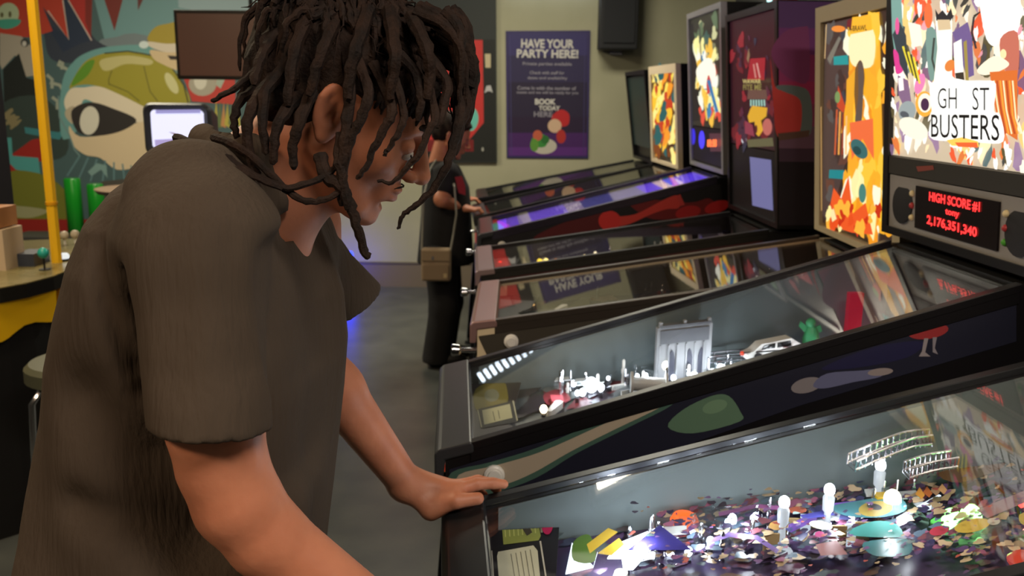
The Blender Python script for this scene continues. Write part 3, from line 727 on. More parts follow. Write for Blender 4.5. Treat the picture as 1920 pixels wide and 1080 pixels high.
# ---- P3: flame backglass, full mirror
p = P3
t_ = p.face_panel('backglass', .03, .69, M(70,52,44,.3,em=.5)); A = p.face_art(1.0); DK=(66,54,50)
q = [topx(p.B(.012,v,z)) for v, z in [(.1,.68),(-.30,.68),(-.30,.04),(.1,.04)]]
A.poly((74,58,54), [(1549,46),(1600,34),(1600,240),(1580,330),(1556,420),(1540,400)])
A.speck([(60,44,40),(84,80,78),(50,60,70),(96,60,48)], [(1552,60),(1590,55),(1585,330),(1550,380)], 22, 12, (.6,1.4), 5)
A.poly((110,20,30), [(1590,38),(1600,34),(1596,90),(1584,80)]); A.ell((240,140,50), 1573, 54, 13, 6)
A.poly((26,150,150), [(1564,106),(1591,103),(1592,121),(1564,122)]); A.poly((24,130,136), [(1556,318),(1584,319),(1583,336),(1555,334)])
A.poly((120,116,104), [(1552,110),(1574,68),(1578,72),(1558,120)])
A.poly((246,176,40), [(1599,34),(1650,22),(1660,440),(1600,420),(1590,330),(1594,240),(1578,250),(1592,160),(1594,90)])
A.speck([(255,240,170),(250,200,60),(255,250,220),(250,170,40),(240,150,30)], q, 60, 17, (.5,1.5), 12)
A.poly((255,244,190), [(1598,64),(1640,56),(1640,120),(1610,126),(1596,110)], True)
A.poly((250,186,40), [(1601,32),(1636,28),(1638,56),(1598,64)])
A.poly((120,84,40), [(1604,140),(1616,112),(1624,140),(1620,180),(1612,240),(1606,200)], True); A.poly((96,80,70), [(1612,120),(1622,128),(1618,230),(1606,226),(1612,180)], True)
A.poly((240,170,40), [(1590,150),(1606,130),(1602,240),(1588,260)]); A.poly((196,70,36), [(1574,160),(1588,200),(1584,212),(1572,200)]); A.ell((120,150,90), 1573, 182, 5, 11)
for k in range(4): A.line([(200,90,50),(240,170,80),(150,50,30),(240,190,120)][k], [(1572+k*6, 205+k*4),(1568+k*7, 290)], 3)
A.poly((240,110,60), [(1596,230),(1640,222),(1642,300),(1620,260),(1600,300)]); A.ell((52,104,104), 1614, 279, 21, 13, .95); A.ell((30,70,70), 1610, 282, 9, 7, .9); A.ell((70,130,120), 1620, 362, 7, 18)
A.poly((236,90,36), [(1552,420),(1566,352),(1580,372),(1594,330),(1602,400),(1626,380),(1640,440),(1600,436)])
A.speck([(255,240,160),(250,180,60),(230,80,30),(200,50,20)], [(1554,390),(1650,380),(1650,445),(1556,425)], 26, 11, (.6,1.2), 8); A.poly((250,230,170), [(1560,400),(1566,390),(1572,410),(1564,416)])
A.build('backglass_print', t_)
ftext(p,'A-BRAWL',1604,58,1640,56,48,M(120,70,10,.5)).build('title_lettering', t_)
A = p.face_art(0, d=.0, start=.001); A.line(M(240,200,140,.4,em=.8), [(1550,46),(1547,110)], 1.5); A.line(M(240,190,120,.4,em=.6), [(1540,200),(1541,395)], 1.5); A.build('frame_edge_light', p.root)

# ---- P4
p = P4
t_ = p.face_panel('backglass', .30, .83, M(60,28,40,.3,em=.5)); A = p.face_art(.8)
A.speck([(110,30,40),(70,40,60),(150,40,50),(50,50,70),(90,40,60)], [(1366,72),(1440,60),(1462,278),(1380,280)], 40, 9, (.5,1.4), 4)
A.poly((170,36,48), [(1408,110),(1436,108),(1434,150),(1402,150)]); A.line((214,140,130), [(1414,120),(1418,146)], 3); A.line((224,160,150), [(1420,118),(1426,146)], 3); A.poly((150,120,90), [(1401,110),(1405,90),(1407,104),(1404,118)])
A.poly((110,80,70), [(1404,168),(1438,168),(1440,186),(1402,186)]); 
for k in range(6): A.line((170,220,205), [(1409+k*5.0,187),(1409+k*5.2,199)], 2.6)
A.poly((236,180,50), [(1408,204),(1412,198),(1440,202),(1438,218),(1428,226),(1432,244),(1424,256),(1418,250),(1416,228),(1406,230),(1403,218)]); A.ell((90,30,30), 1419, 242, 2.5, 8); A.ell((200,110,100), 1440, 238, 9, 16)
A.poly((150,60,80), [(1398,226),(1412,234),(1416,256),(1398,250)]); A.poly((104,100,70), [(1402,262),(1450,258),(1452,274),(1404,276)])
A.build('backglass_print', t_)
join([ftext(p,'WAWAR',1402,156,1437,156,148,M(220,205,130,.4,em=.8)), ftext(p,'FITE ME',1403,168,1438,168,158,M(170,160,90,.4,em=.6))]).build('title_lettering', t_)
sp = p.face_panel('speaker_panel', .02, .295, M(26,24,30,.5))
A = p.face_art(.8); A.ell((240,245,255), 1395, 262, 4.5, 7); A.poly((118,118,168), [(1406,294),(1446,300),(1450,395),(1411,385)]); A.build('lit_card', sp)
hb = p.bbw/2; P0 = p.B(.1,-hb,.1); A = Art(P0, p.L(0,-1,0)-p.L(0,0,0), start=.001)
q = [topx(p.B(u,-hb,z)) for u, z in [(.0,.855),(.34,.855),(.34,.02),(.0,.02)]]
def lerpq(a, b): 
    x = (q[0][0]*(1-a)+q[1][0]*a)*(1-b) + (q[3][0]*(1-a)+q[2][0]*a)*b; y = (q[0][1]*(1-a)+q[1][1]*a)*(1-b) + (q[3][1]*(1-a)+q[2][1]*a)*b; return (x, y)
bands = [(.0,(112,76,140)),(.12,(138,70,146)),(.24,(178,70,134)),(.36,(196,66,122)),(.46,(166,72,118)),(.56,(130,96,124)),(.66,(84,62,84)),(.72,(40,32,42)),(1,(24,22,26))]
for (b0, c), (b1, _) in zip(bands, bands[1:]): A.poly(c, [lerpq(.02,b0), lerpq(1,b0), lerpq(1,b1+.005), lerpq(.02,b1+.005)])
A.poly((156,76,136), [(1446,96),(1470,60),(1506,50),(1516,60),(1516,150),(1486,150),(1460,130)], True); A.poly((124,140,146), [(1458,160),(1510,166),(1522,200),(1520,250),(1500,246),(1498,190),(1462,176)], True)
A.poly((240,84,84), [(1444,110),(1452,160),(1470,172),(1500,188),(1502,234),(1492,254),(1458,256),(1450,200)], True); A.poly((120,90,84), [(1458,250),(1518,244),(1516,256),(1460,264)])
A.build('backbox_side_print', p.root)
# topper lamp standing on that backbox
c = p.B(.12,-.02,.86)
t = empty('beacon_topper', c, 0, 'red topper lamp with a lit white tube on the purple-sided backbox', 'lamp')
G().box((-.07,-.05,0), (.08,.1,.02), BLACKM, lambda x,y,z: (c.x+x,c.y+y,c.z+z)).build('base', t)
G().lathe((c.x+.03,c.y+.03,c.z+.02), (0,0,1), [(0,.05),(.10,.05),(.13,.04),(.15,.015)], M(130,20,26,.3,em=.35), 16).build('red_dome', t, smooth=True)
G().lathe((c.x-.05,c.y-.03,c.z+.02), (0,0,1), [(0,.010),(.14,.010)], M(190,240,240,.3,em=2.0)).build('light_tube', t, smooth=True)

# ---- P5
p = P5
t_ = p.face_panel('backglass', .215, .77, M(60,62,50,.3,em=.5)); A = p.face_art(1.0)
A.poly((30,32,30), [(1283,48),(1300,44),(1312,226),(1297,228)])
A.speck([(90,110,80),(120,120,90),(60,90,80),(200,200,150)], [(1302,42),(1342,36),(1346,110),(1306,112)], 22, 8, (.5,1.5), 2)
A.speck([(250,240,160),(255,255,235),(240,190,70),(220,80,60),(60,130,170),(250,250,220)], [(1304,84),(1344,78),(1352,228),(1312,228)], 60, 9, (.45,1.5), 6)
A.poly((255,252,230), [(1308,128),(1330,108),(1342,132),(1340,158),(1322,166),(1310,150)], True); A.poly((196,60,60), [(1330,140),(1336,160),(1330,176),(1326,160)], True)
A.line((50,120,170), [(1330,150),(1338,180),(1346,210)], 6); A.line((240,200,80), [(1318,160),(1324,200),(1327,226)], 3); A.line((70,60,60), [(1313,50),(1316,110)], 2)
A.build('backglass_print', t_)
sp = p.face_panel('speaker_panel', .03, .21, M(24,22,34,.5))
A = p.face_art(1.3); A.ell((50,40,200), 1300, 256, 4, 15); A.build('speaker_glow', sp); A = p.face_art(1.3); A.ell((70,60,240), 1316, 262, 5.5, 17); A.build('speaker_glow', sp); A = p.face_art(1.3); A.poly((70,40,50), [(1330,250),(1354,250),(1356,284),(1332,284)]); A.build('digit_window', sp)
ftext(p,'88:88',1334,275,1352,275,261,M(255,120,60,.4,em=2)).build('score_digits', sp)
# ---- P6
p = P6
t_ = p.face_panel('backglass', .05, .57, M(90,50,20,.3,em=.6)); A = p.face_art(1.0)
q = [topx(p.B(.012,v,z)) for v, z in [(.31,.56),(-.31,.56),(-.31,.06),(.31,.06)]]
A.speck([(250,190,50),(255,235,140),(240,150,40),(120,60,20),(30,90,90),(250,220,90),(190,60,30)], q, 80, 10, (.5,1.6), 21); A.build('backglass_print', t_)
p = P7
t_ = p.face_panel('backglass', .1, .58, M(40,60,56,.3)); 

# ---- printed cabinet sides
def sideart(p, items, name='cabinet_side_print'):
    A = p.side_art()
    for it in items: (A.ell if it[0] == 'e' else A.poly)(*it[1:])
    return A.build(name, p.root)
BL = (172,160,142)
sideart(P2, [('p',(24,26,44),[(842,880),(1300,740),(1905,560),(1905,640),(1500,760),(1100,900),(850,960)]),
  ('p',(66,96,86),[(846,886),(920,866),(1010,838),(1120,790),(1200,756),(1262,738),(1258,760),(1180,800),(1080,850),(1004,896),(920,925),(846,930)],True),
  ('p',BL,[(860,890),(930,872),(1016,846),(1120,800),(1200,764),(1256,744),(1240,762),(1150,806),(1070,846),(1000,886),(940,910),(865,925)],True),
  ('p',(86,116,96),[(1252,800),(1280,768),(1334,742),(1366,742),(1388,772),(1386,790),(1300,812)],True), ('e',(104,136,110),1340,762,24,12,-.3),
  ('e',(120,116,122),1512,722,30,14,-.25), ('p',(92,96,130),[(1524,722),(1550,700),(1620,694),(1664,690),(1650,706),(1600,716),(1545,728)],True), ('e',(134,126,128),1650,697,24,7,-.1), ('p',(28,28,64),[(1540,690),(1640,650),(1730,640),(1700,670),(1600,690)],True),
  ('e',(140,44,48),1740,621,38,14,-.15), ('e',(176,66,66),1722,616,18,6,-.1), ('p',(136,130,136),[(1732,634),(1740,634),(1734,660),(1744,668),(1722,668),(1728,658)]), ('p',(126,122,132),[(1748,632),(1756,632),(1752,652),(1758,664),(1748,660)])])
sideart(P5, [('p',(20,18,22),[(905,440),(1350,330),(1365,470),(905,520)]), ('p',(86,22,26),[(1000,446),(1050,420),(1110,402),(1140,400),(1120,432),(1040,450)],True), ('p',(110,26,28),[(1180,372),(1290,380),(1330,372),(1340,398),(1240,412),(1200,400)],True),
  ('p',(200,62,54),[(1150,408),(1190,402),(1230,382),(1250,372),(1268,366),(1278,372),(1272,390),(1250,392),(1220,402),(1180,420),(1152,424)],True), ('e',(206,50,48),1143,414,21,19), ('e',(170,34,36),1290,398,24,12,-.2), ('e',(184,36,38),1344,388,24,11,-.3), ('p',(190,60,56),[(1268,368),(1275,364),(1284,384),(1276,386)])])
sideart(P3, [('p',(62,58,50),[(884,560),(1640,380),(1640,540),(1300,640),(1060,668),(940,676),(912,664),(898,634)])])
sideart(P1, [('p',(40,30,60),[(900,1200),(1500,1120),(2100,900),(2100,1100),(1400,1300),(900,1400)])])
sideart(P6, [('e',(60,120,100),912,425,10,9),('e',(52,110,92),912,440,9,8)])
sideart(P4, [('p',(60,20,24),[(930,520),(1200,486),(1400,440),(1400,470),(1100,520)],True)])

# ---------------------------------------------------------------- playfields
def pclip(p, u0, u1, e):
    L = p.L; ex = L(1,0,0)-L(0,0,0); ey = L(0,1,0)-L(0,0,0)
    return [(L(u0,0,0), ex), (L(u1,0,0), -ex), (L(0,-e,0), ey), (L(0,e,0), -ey)]
def pfart(p, start=.0006, em=0): 
    P0, N = p.pfplane(); return Art(P0, N, start=start, clip=pclip(p, .06, 1.143, p.hw-.025), mk=(lambda c: M(*c, .4, em=em)) if em else (lambda c: M(*c, .3)))
def atv(p, px, v):      # the playfield spot at a given distance across that shows at column px
    lo, hi = .07, 1.13
    for _ in range(24):
        m = (lo+hi)/2
        if topx(p.L(m, v, p.pf(m)))[0] < px: lo = m
        else: hi = m
    return (lo, v)
def at(p, px, py):
    u, v = p.pfuv(px, py)
    return (u, v) if v < .235 else atv(p, px, .17 + .05*math.sin(px*1.7))
def corners(p, u0, u1): 
    e = p.hw-.026; return [topx(p.L(u, v, p.pf(u))) for u, v in [(u0,e),(u1,e),(u1,-e),(u0,-e)]]
# P1
p = P1
A = pfart(p)
A.speck([(70,54,86),(84,62,100),(54,46,70),(96,62,84),(64,70,96),(84,76,80),(104,84,74),(84,96,100),(100,66,84)], corners(p,.15,1.12), 420, 13, (1.5,.55), 31, -.2, .6)
A.speck([(60,48,80),(90,70,104),(110,64,80),(140,120,100),(84,110,124),(40,36,60)], [(1300,980),(1900,900),(1920,1060),(1300,1080)], 130, 9, (1.6,.6), 33, -.2, .6)
A.speck([(96,70,120),(150,90,120),(180,160,130),(60,60,100),(120,70,80),(90,110,130),(200,180,150),(60,44,60)], [(1250,990),(1900,880),(1920,1080),(1200,1090)], 620, 6.5, (1.5,.7), 61, -.2, .9)
A.poly((74,128,140), [(1560,996),(1610,984),(1680,976),(1700,1000),(1660,1016),(1590,1014)], True); A.ell((168,150,78), 1642, 1000, 32, 15, -.1); A.ell((30,28,30), 1640, 996, 14, 6, .2)
A.poly((66,138,134), [(1598,1040),(1640,1024),(1680,1030),(1692,1054),(1650,1056),(1600,1052)], True); A.poly((62,120,128), [(1620,1066),(1700,1060),(1704,1090),(1640,1092)], True)
A.poly((60,60,130), [(1500,1012),(1560,1000),(1566,1012),(1510,1020)]); A.ell((206,180,80), 1822, 1034, 34, 13, -.2); A.ell((180,60,80), 1760, 1044, 18, 9, -.2); A.ell((190,190,180), 1862, 1026, 12, 7)
A.ell((190,150,90), 1458, 1032, 14, 9); A.ell((150,80,60), 1496, 1002, 18, 7); A.ell((190,186,170), 1540, 1032, 22, 8, .2); A.ell((160,60,110), 1538, 1050, 9, 6); A.poly((150,100,100), [(1530,1070),(1570,1062),(1590,1090),(1540,1092)])
for k, c_ in enumerate([(220,160,70),(190,110,60),(170,140,110),(214,170,120)]): A.poly(c_, [(1716+k*14,972-k*3),(1724+k*14,958-k*2),(1734+k*14,974-k*3),(1728+k*14,982-k*3)])
A.poly((150,120,130), [(1830,1004),(1920,966),(1920,990),(1850,1020)]); A.poly((110,80,50), [(1760,930),(1860,900),(1880,920),(1800,950)], True)
A.line((120,100,160), [(1330,1064),(1370,1050),(1420,1056),(1460,1084)], 9); A.line((150,90,150), [(1350,1010),(1420,994),(1480,1000)], 8)
A.poly((50,44,110), [(1180,1080),(1240,1030),(1300,1080)]); A.poly((90,130,60), [(1080,1062),(1110,1050),(1120,1100),(1080,1100)], True)
A.poly((214,186,70), [(1104,1068),(1144,1036),(1162,1044),(1110,1086)]); A.poly((214,186,70), [(1124,1086),(1164,1056),(1174,1068),(1150,1090)])
A.poly((120,100,50), [(1070,930),(1096,914),(1104,940),(1080,948)], True)
A.speck([(120,90,140),(90,70,110),(170,150,120),(70,60,90),(110,130,130),(180,90,80)], corners(p,.3,1.12), 420, 4, (1.5,.6), 37, -.2, .9)
A.build('playfield_print', p.root)
p.apron(M(24,22,28,.45), .19)
A = p.apron_art()
A.poly((150,160,80), [(938,948),(948,940),(1000,932),(1014,1006),(1010,1014),(944,1022)]); A.poly((96,96,84), [(940,946),(998,934),(1003,966),(942,974)])
for k in range(8): A.line((200,205,120), [(946+k*8, 980-k),(948+k*8, 1008-k)], 2)
A.poly((70,64,50), [(975,986),(990,980),(998,1000),(988,1006)])
A.line((150,150,130), [(1008,930),(1016,1000)], 4)
A.poly((22,22,26), [(922,1030),(1012,1014),(1030,1150),(930,1160)]); A.poly((196,198,176), [(934,1036),(1000,1024),(1008,1034),(1018,1140),(940,1150),(932,1044)])
for k in range(5): A.line((110,112,100), [(958+k*9, 1040-k*2),(966+k*9, 1090-k*2)], 1.6)
A.line((190,190,180), [(1013,1016),(1034,1150)], 3); A.line((170,170,160), [(922,1034),(930,1150)], 2)
A.poly((160,150,96), [(1028,926),(1054,918),(1071,976),(1042,984)]); A.poly((136,128,76), [(1033,930),(1051,924),(1065,972),(1045,978)])
A.ell((196,30,90), 1026, 984, 11, 20); A.ell((200,170,90), 1092, 934, 18, 15, wob=.2)
A.ell((220,40,36), 888, 1052, 30, 9); A.ell((120,96,92), 884, 1070, 24, 18, wob=.15); A.ell((160,150,140), 874, 1066, 8, 10)
A.build('apron_cards', p.root)
# slingshot and lane plastics near the flippers, made to glow as the bulbs' glare
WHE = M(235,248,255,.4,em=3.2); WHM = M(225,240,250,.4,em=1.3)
def poly_uv(p, pts): return [at(p, *q) for q in pts]
p.plate('glow_plastic', poly_uv(p, [(1138,1016),(1188,966),(1226,968),(1234,1010),(1226,1046),(1186,1090),(1168,1090),(1160,1040)]), .02, .003, WHE, 'white glowing plastic standing in for lamp glare')
p.plate('glow_plastic', poly_uv(p, [(1060,1014),(1112,962),(1120,970),(1112,992),(1072,1032)]), .012, .003, M(225,245,255,.4,em=2.2))
def seat(px, py): return at(p, px, py)
for px, py, h, r, em in [(1330,962,.036,.007,14),(1368,990,.03,.011,14),(1300,1000,.02,.008,12),(1256,1040,.02,.008,12),(1240,1012,.03,.007,12),(1290,1040,.02,.007,12),(1098,1030,.02,.007,8),(1082,1060,.02,.006,8)]:
    u, v = at(p, px, py+14); p.bulb(u, v, h, r, (225,240,255), em)
u, v = at(p, 1282, 1000); p.item('lit_dome', lambda g: g.lathe(p.L(u,v,p.pf(u)+.0), (0,0,1), [(0,.024),(.025,.026),(.036,.02),(.042,.006)], M(245,100,40,.3,em=1.6), 16), 'orange-red lit dome')
for k, (px, py) in enumerate([(1463,965),(1547,955),(1642,942)]):
    u, v = at(p, px, py); p.item('spot_lamp', lambda g: (g.lathe(p.L(u,v,p.pf(u)), (0,0,1), [(0,.02),(.006,.02),(.01,.007),(.05,.0055),(.055,.009),(.078,.010),(.088,.005)], M(215,225,235,.3,em=.7), 12)))
    p.bulb(u, v, .092, .0095, (235,245,255), 14, False)
u, v = atv(p, 1668, .17); p.bulb(u, v, .05, .015, (255,250,220), 5)
for k, px in enumerate([1444,1484,1508,1528,1570,1592,1614,1660]):
    u, v = at(p, px, 957-(px-1440)*.085); p.target(u, v, -.08, [(170,150,110),(150,130,90),(180,160,110)][k % 3] if px not in (1508,1592) else (220,235,250), .026 if px not in (1508,1592) else .018, .04, em=0 if px not in (1508,1592) else .8)
a = [at(p, *q) for q in [(1478,905),(1560,898),(1650,885)]]
p.wall('purple_strip', a, .012, M(150,110,220,.4,em=.55), .03, .006, 'purple lit plastic strip')
u, v = at(p, 1650, 905); p.item('yellow_block', lambda g: g.box((u-.014,v-.01,p.pf(u)+.01),(u+.014,v+.01,p.pf(u)+.05), M(230,190,30,.4,em=.5), p.L))
def rr(P, n=5):
    out = []
    for i in range(len(P)-1):
        for k in range(n):
            t = k/n; p0, p1, p2, p3 = P[max(i-1,0)], P[i], P[i+1], P[min(i+2,len(P)-1)]
            out.append(tuple(.5*((2*p1[j])+(-p0[j]+p2[j])*t+(2*p0[j]-5*p1[j]+4*p2[j]-p3[j])*t*t+(-p0[j]+3*p1[j]-3*p2[j]+p3[j])*t**3) for j in range(3)))
    return out + [P[-1]]
uv = lambda px, py, z: (*at(p, px, py), z)
va = lambda px, v, z: (*atv(p, px, v), z)
p.wire_ramp(rr([va(1588,.225,.095), va(1640,.225,.112), va(1690,.225,.125), va(1730,.215,.13)])); p.wire_ramp(rr([va(1690,.17,.095), va(1730,.165,.105), va(1775,.16,.11)]))
p.wall('lane_guide', poly_uv(p, [(1680,908),(1760,888)]), .018, M(225,240,250,.3,em=1.6), .004, .004); p.wall('lane_guide', poly_uv(p, [(1686,948),(1756,930)]), .012, M(210,220,225,.3,em=.5), .0, .004)
for px, py, r in [(1781,896,.017),(1818,920,.018)]:
    u, v = at(p, px, py); p.bulb(u, v, .018, r, (150,255,140), 4.5)
u, v = at(p, 1916, 962); p.bulb(u, v, .012, .014, (255,60,50), 5)
p.wall('ball_arch', poly_uv(p, [(1690,880),(1740,866),(1800,858),(1860,858),(1910,870),(1925,890)]), .03, M(90,120,96,.2,.9), 0, .002, 'curved steel ball guide')
rnd = random.Random(4)
for k in range(16):
    px, py = [(1298,955),(1312,975),(1335,945),(1352,972),(1396,962),(1408,955),(1416,962),(1180,1000),(1264,1060),(1320,1040),(1386,1020),(1240,1060),(1600,975),(1700,960),(1430,990),(1350,1015)][k]
    u, v = at(p, px, py); p.post(u, v, .05 if k < 7 else .028, CHROME if k % 2 else PLASTIC, .0045)
p.plate('clear_plastic', poly_uv(p, [(1290,955),(1400,940),(1420,975),(1310,1000)]), .045, .003, PLASTIC); p.plate('clear_plastic', poly_uv(p, [(1240,1010),(1390,985),(1400,1040),(1270,1070)]), .032, .003, PLASTIC)
rnd = random.Random(77)
for k in range(46):
    px = rnd.uniform(1170, 1720); py = 1010 - (px-1170)*.15 + rnd.uniform(-40, 40); u, v = at(p, px, py)
    if not (.2 < u < 1.08 and abs(v) < .24): continue
    kk = k % 5
    if kk == 0: p.bulb(u, v, .018+.02*rnd.random(), .0055, (230,240,255), 9)
    elif kk == 1: p.post(u, v, .035+.03*rnd.random(), PLASTIC, .004)
    elif kk == 2: p.post(u, v, .03+.04*rnd.random(), CHROME, .003)
    elif kk == 3: p.wall('lane_guide', [(u-.02,v-.004),(u+.022,v+.006)], .014, WHITE if k % 2 else CHROME, .004, .0025)
    else: p.plate('clear_plastic', [(u-.022,v-.01),(u+.02,v-.014),(u+.026,v+.012),(u-.014,v+.016)], .028+.012*rnd.random(), .0025, PLASTIC if k % 2 else M(205,215,220,.25))
p.flipper(.27, .09, 1, M(225,225,225,.4)); p.flipper(.27, -.04, 1, M(225,225,225,.4))
for u, v, c_ in [(.86,-.05,(240,80,60)),(.95,.06,(240,200,80))]: p.bumper(u, v, c_, .35, .026)

# P2
p = P2
A = pfart(p)
A.speck([(60,56,62),(84,84,90),(50,40,48),(110,40,44),(90,96,100),(70,76,70)], corners(p,.15,1.12), 170, 22, (1.5,.5), 41, -.25, .6)
A.speck([(100,104,104),(60,52,58),(120,40,50),(80,90,92)], [(960,670),(1090,640),(1100,740),(980,770)], 26, 18, (1.2,.7), 42, -.4)
A.poly((150,60,70), [(1020,745),(1050,735),(1070,755),(1030,765)], True); A.poly((140,136,130), [(1010,712),(1050,690),(1060,700),(1020,728)])
A.speck([(200,60,90),(120,120,140),(60,40,60),(170,60,60),(220,90,60)], [(1480,560),(1640,500),(1800,520),(1500,640)], 30, 16, (1.2,.6), 44, -.3)
A.build('playfield_print', p.root)
p.apron(M(40,30,38,.45), .19)
A = p.apron_art()
A.poly((176,140,30), [(893,712),(900,690),(945,676),(950,700),(898,718)]); A.poly((120,112,40), [(892,730),(940,714),(952,738),(946,760),(896,772)], True); A.ell((124,130,110), 922, 742, 14, 12)
A.poly((22,22,26), [(896,768),(962,752),(968,792),(904,804)]); A.poly((190,190,150), [(904,770),(956,758),(961,784),(908,797)]); A.line((90,90,70), [(924,772),(928,790)], 1.5); A.line((90,90,70), [(934,770),(937,786)], 1.5)
A.line((190,190,160), [(962,752),(970,790)], 2.5); A.line((180,180,150), [(896,770),(903,802)], 2)
A.build('apron_cards', p.root)
at2 = lambda px, py: at(p, px, py)
u, v = at2(1019, 782); p.bulb(u, v, .02, .009, (255,225,180), 16); u, v = at2(1040, 760); p.item('lane_plastic', lambda g: g.box((u-.01,v-.03,p.pf(u)),(u+.02,v+.02,p.pf(u)+.02), M(190,80,90,.4), p.L))
for px, py, h, r, em in [(1108,735,.03,.017,11),(1092,742,.02,.009,9),(1126,740,.03,.009,9),(1075,725,.02,.008,6),(1082,700,.03,.007,5),(1262,690,.02,.007,10),(1300,672,.04,.010,12),(1336,690,.02,.012,14),(1350,682,.02,.010,12),(1246,665,.05,.011,10),(1210,700,.02,.008,7),(1400,660,.02,.007,6),(1480,640,.02,.008,7),(1560,620,.02,.008,6),(1640,600,.02,.006,3)]:
    u, v = at2(px, py+8); p.bulb(u, v, h, r, (228,242,255) if px != 1246 else (255,246,210), em)
for px, py, c_ in [(1256,712,(255,220,90)),(1280,708,(255,170,60)),(1306,702,(240,240,255)),(1610,575,(255,60,90)),(1690,545,(255,70,60)),(1720,560,(255,60,90))]:
    u, v = at2(px, py); p.bulb(u, v, .012, .006, c_, 4)
p.plate('glow_plastic', poly_uv(p, [(1084,712),(1122,700),(1132,738),(1098,752)]), .03, .003, M(235,250,250,.4,em=1.8))
for k, (px, py) in enumerate([(1064,735),(1098,728),(1142,728),(1168,716),(1176,700),(1190,716),(1205,720),(1248,705),(1270,700),(1290,700),(1322,694),(1370,676),(1388,672),(1420,660),(1450,650),(1500,640),(1530,630),(1560,620),(1590,610),(1050,700),(1096,690),(1120,690)]):
    u, v = at2(px, py+6); p.post(u, v, [.03,.05,.04,.065][k % 4], [WHITE, CHROME, PLASTIC][k % 3], .0048)
rnd = random.Random(78)
for k in range(54):
    px = rnd.uniform(1050, 1600); py = 735 - (px-1050)*.24 + rnd.uniform(-26, 22); u, v = at(p, px, py)
    if not (.2 < u < 1.08 and abs(v) < .24): continue
    kk = k % 5
    if kk == 0: p.bulb(u, v, .018+.02*rnd.random(), .005, (230,240,255), 9)
    elif kk == 1: p.post(u, v, .035+.03*rnd.random(), PLASTIC, .004)
    elif kk == 2: p.post(u, v, .03+.045*rnd.random(), CHROME, .003)
    elif kk == 3: p.wall('lane_guide', [(u-.02,v-.004),(u+.022,v+.006)], .014, WHITE if k % 2 else CHROME, .004, .0025)
    else: p.plate('clear_plastic', [(u-.022,v-.01),(u+.02,v-.014),(u+.026,v+.012),(u-.014,v+.016)], .028+.012*rnd.random(), .0025, PLASTIC if k % 2 else M(205,215,220,.25))
# lying wire spool and the small haunted-house panel
u, v = at2(1215, 712)
def spool(g):
    c0 = p.L(u-.045, v, p.pf(u)+.035); ax = (p.L(1,-.15,0)-p.L(0,0,0))
    g.lathe(c0, ax, [(0,.03),(.006,.03),(.0065,.017),(.084,.017),(.0845,.03),(.09,.03)], M(200,202,200,.35), 18)
p.item('spool', spool)
a, b = atv(p, 1228, .2), atv(p, 1330, .2)
def house(g):
    m1 = M(150,152,156,.6); m2 = M(96,98,104,.6); m3 = M(60,62,76,.6)
    du, dv = b[0]-a[0], b[1]-a[1]; l = math.hypot(du, dv)
    K = lambda x, y, z: p.L(a[0]+du/l*x - dv/l*y, a[1]+dv/l*x + du/l*y, p.pf(a[0]) + .105*x + z)
    w2 = l; H = .15
    g.box((0,0,0),(w2,.02,H), m1, K); g.box((.006,-.004,H),(w2-.006,.02,H+.006), m2, K); g.box((.008,-.003,H*.72),(w2-.008,0,H*.95), m2, K)
    for k in range(6): g.box((.006+k*w2*.16,-.006,0),(.010+k*w2*.16,0,H*.7), m1, K)
    for cx in (.28, .6, .82):
        pts = [(cx*w2-.008,0),(cx*w2+.008,0),(cx*w2+.008,H*.45),(cx*w2+.004,H*.56),(cx*w2,H*.6),(cx*w2-.004,H*.56),(cx*w2-.008,H*.45)]
        g.prism([K(x,-.003,z) for x, z in pts], K(0,.002,0)-K(0,0,0), m3)
    for cx in (.06,.5,.94): g.box((cx*w2-.004,-.002,H),(cx*w2+.004,.01,H+.014), m1, K)
p.item('house_toy', house, 'small pale grey building with dark arches')
# green winged figure toy, white car toy, glowing red panel standing in for the score display's reflection
u, v = atv(p, 1516, .2)
def fig(g):
    m1 = M(60,150,100,.4); z = p.pf(u)+.06; g.lathe(p.L(u,v,p.pf(u)), (0,0,1), [(0,.012),(.06,.012)], CHROME, 8)
    g.lathe(p.L(u,v,z), (0,0,1), [(0,.02),(.02,.022),(.04,.016),(.052,.010)], m1, 10); g.ball(p.L(u-.004,v,z+.062), (.013,.011,.013), m1)
    g.prism([p.L(u-.01,v,z+.03), p.L(u-.034,v,z+.052), p.L(u-.03,v,z+.066), p.L(u-.012,v,z+.052)], (0,.004,0), m1); g.prism([p.L(u+.01,v,z+.03), p.L(u+.028,v,z+.04), p.L(u+.022,v,z+.056), p.L(u+.008,v,z+.05)], (0,.004,0), m1)
    g.tube([p.L(u-.006,v,z), p.L(u-.012,v,z-.0)], .006, m1)
p.item('green_figure', fig, 'small green figure')
a = atv(p, 1398, .17); b = atv(p, 1500, .19)
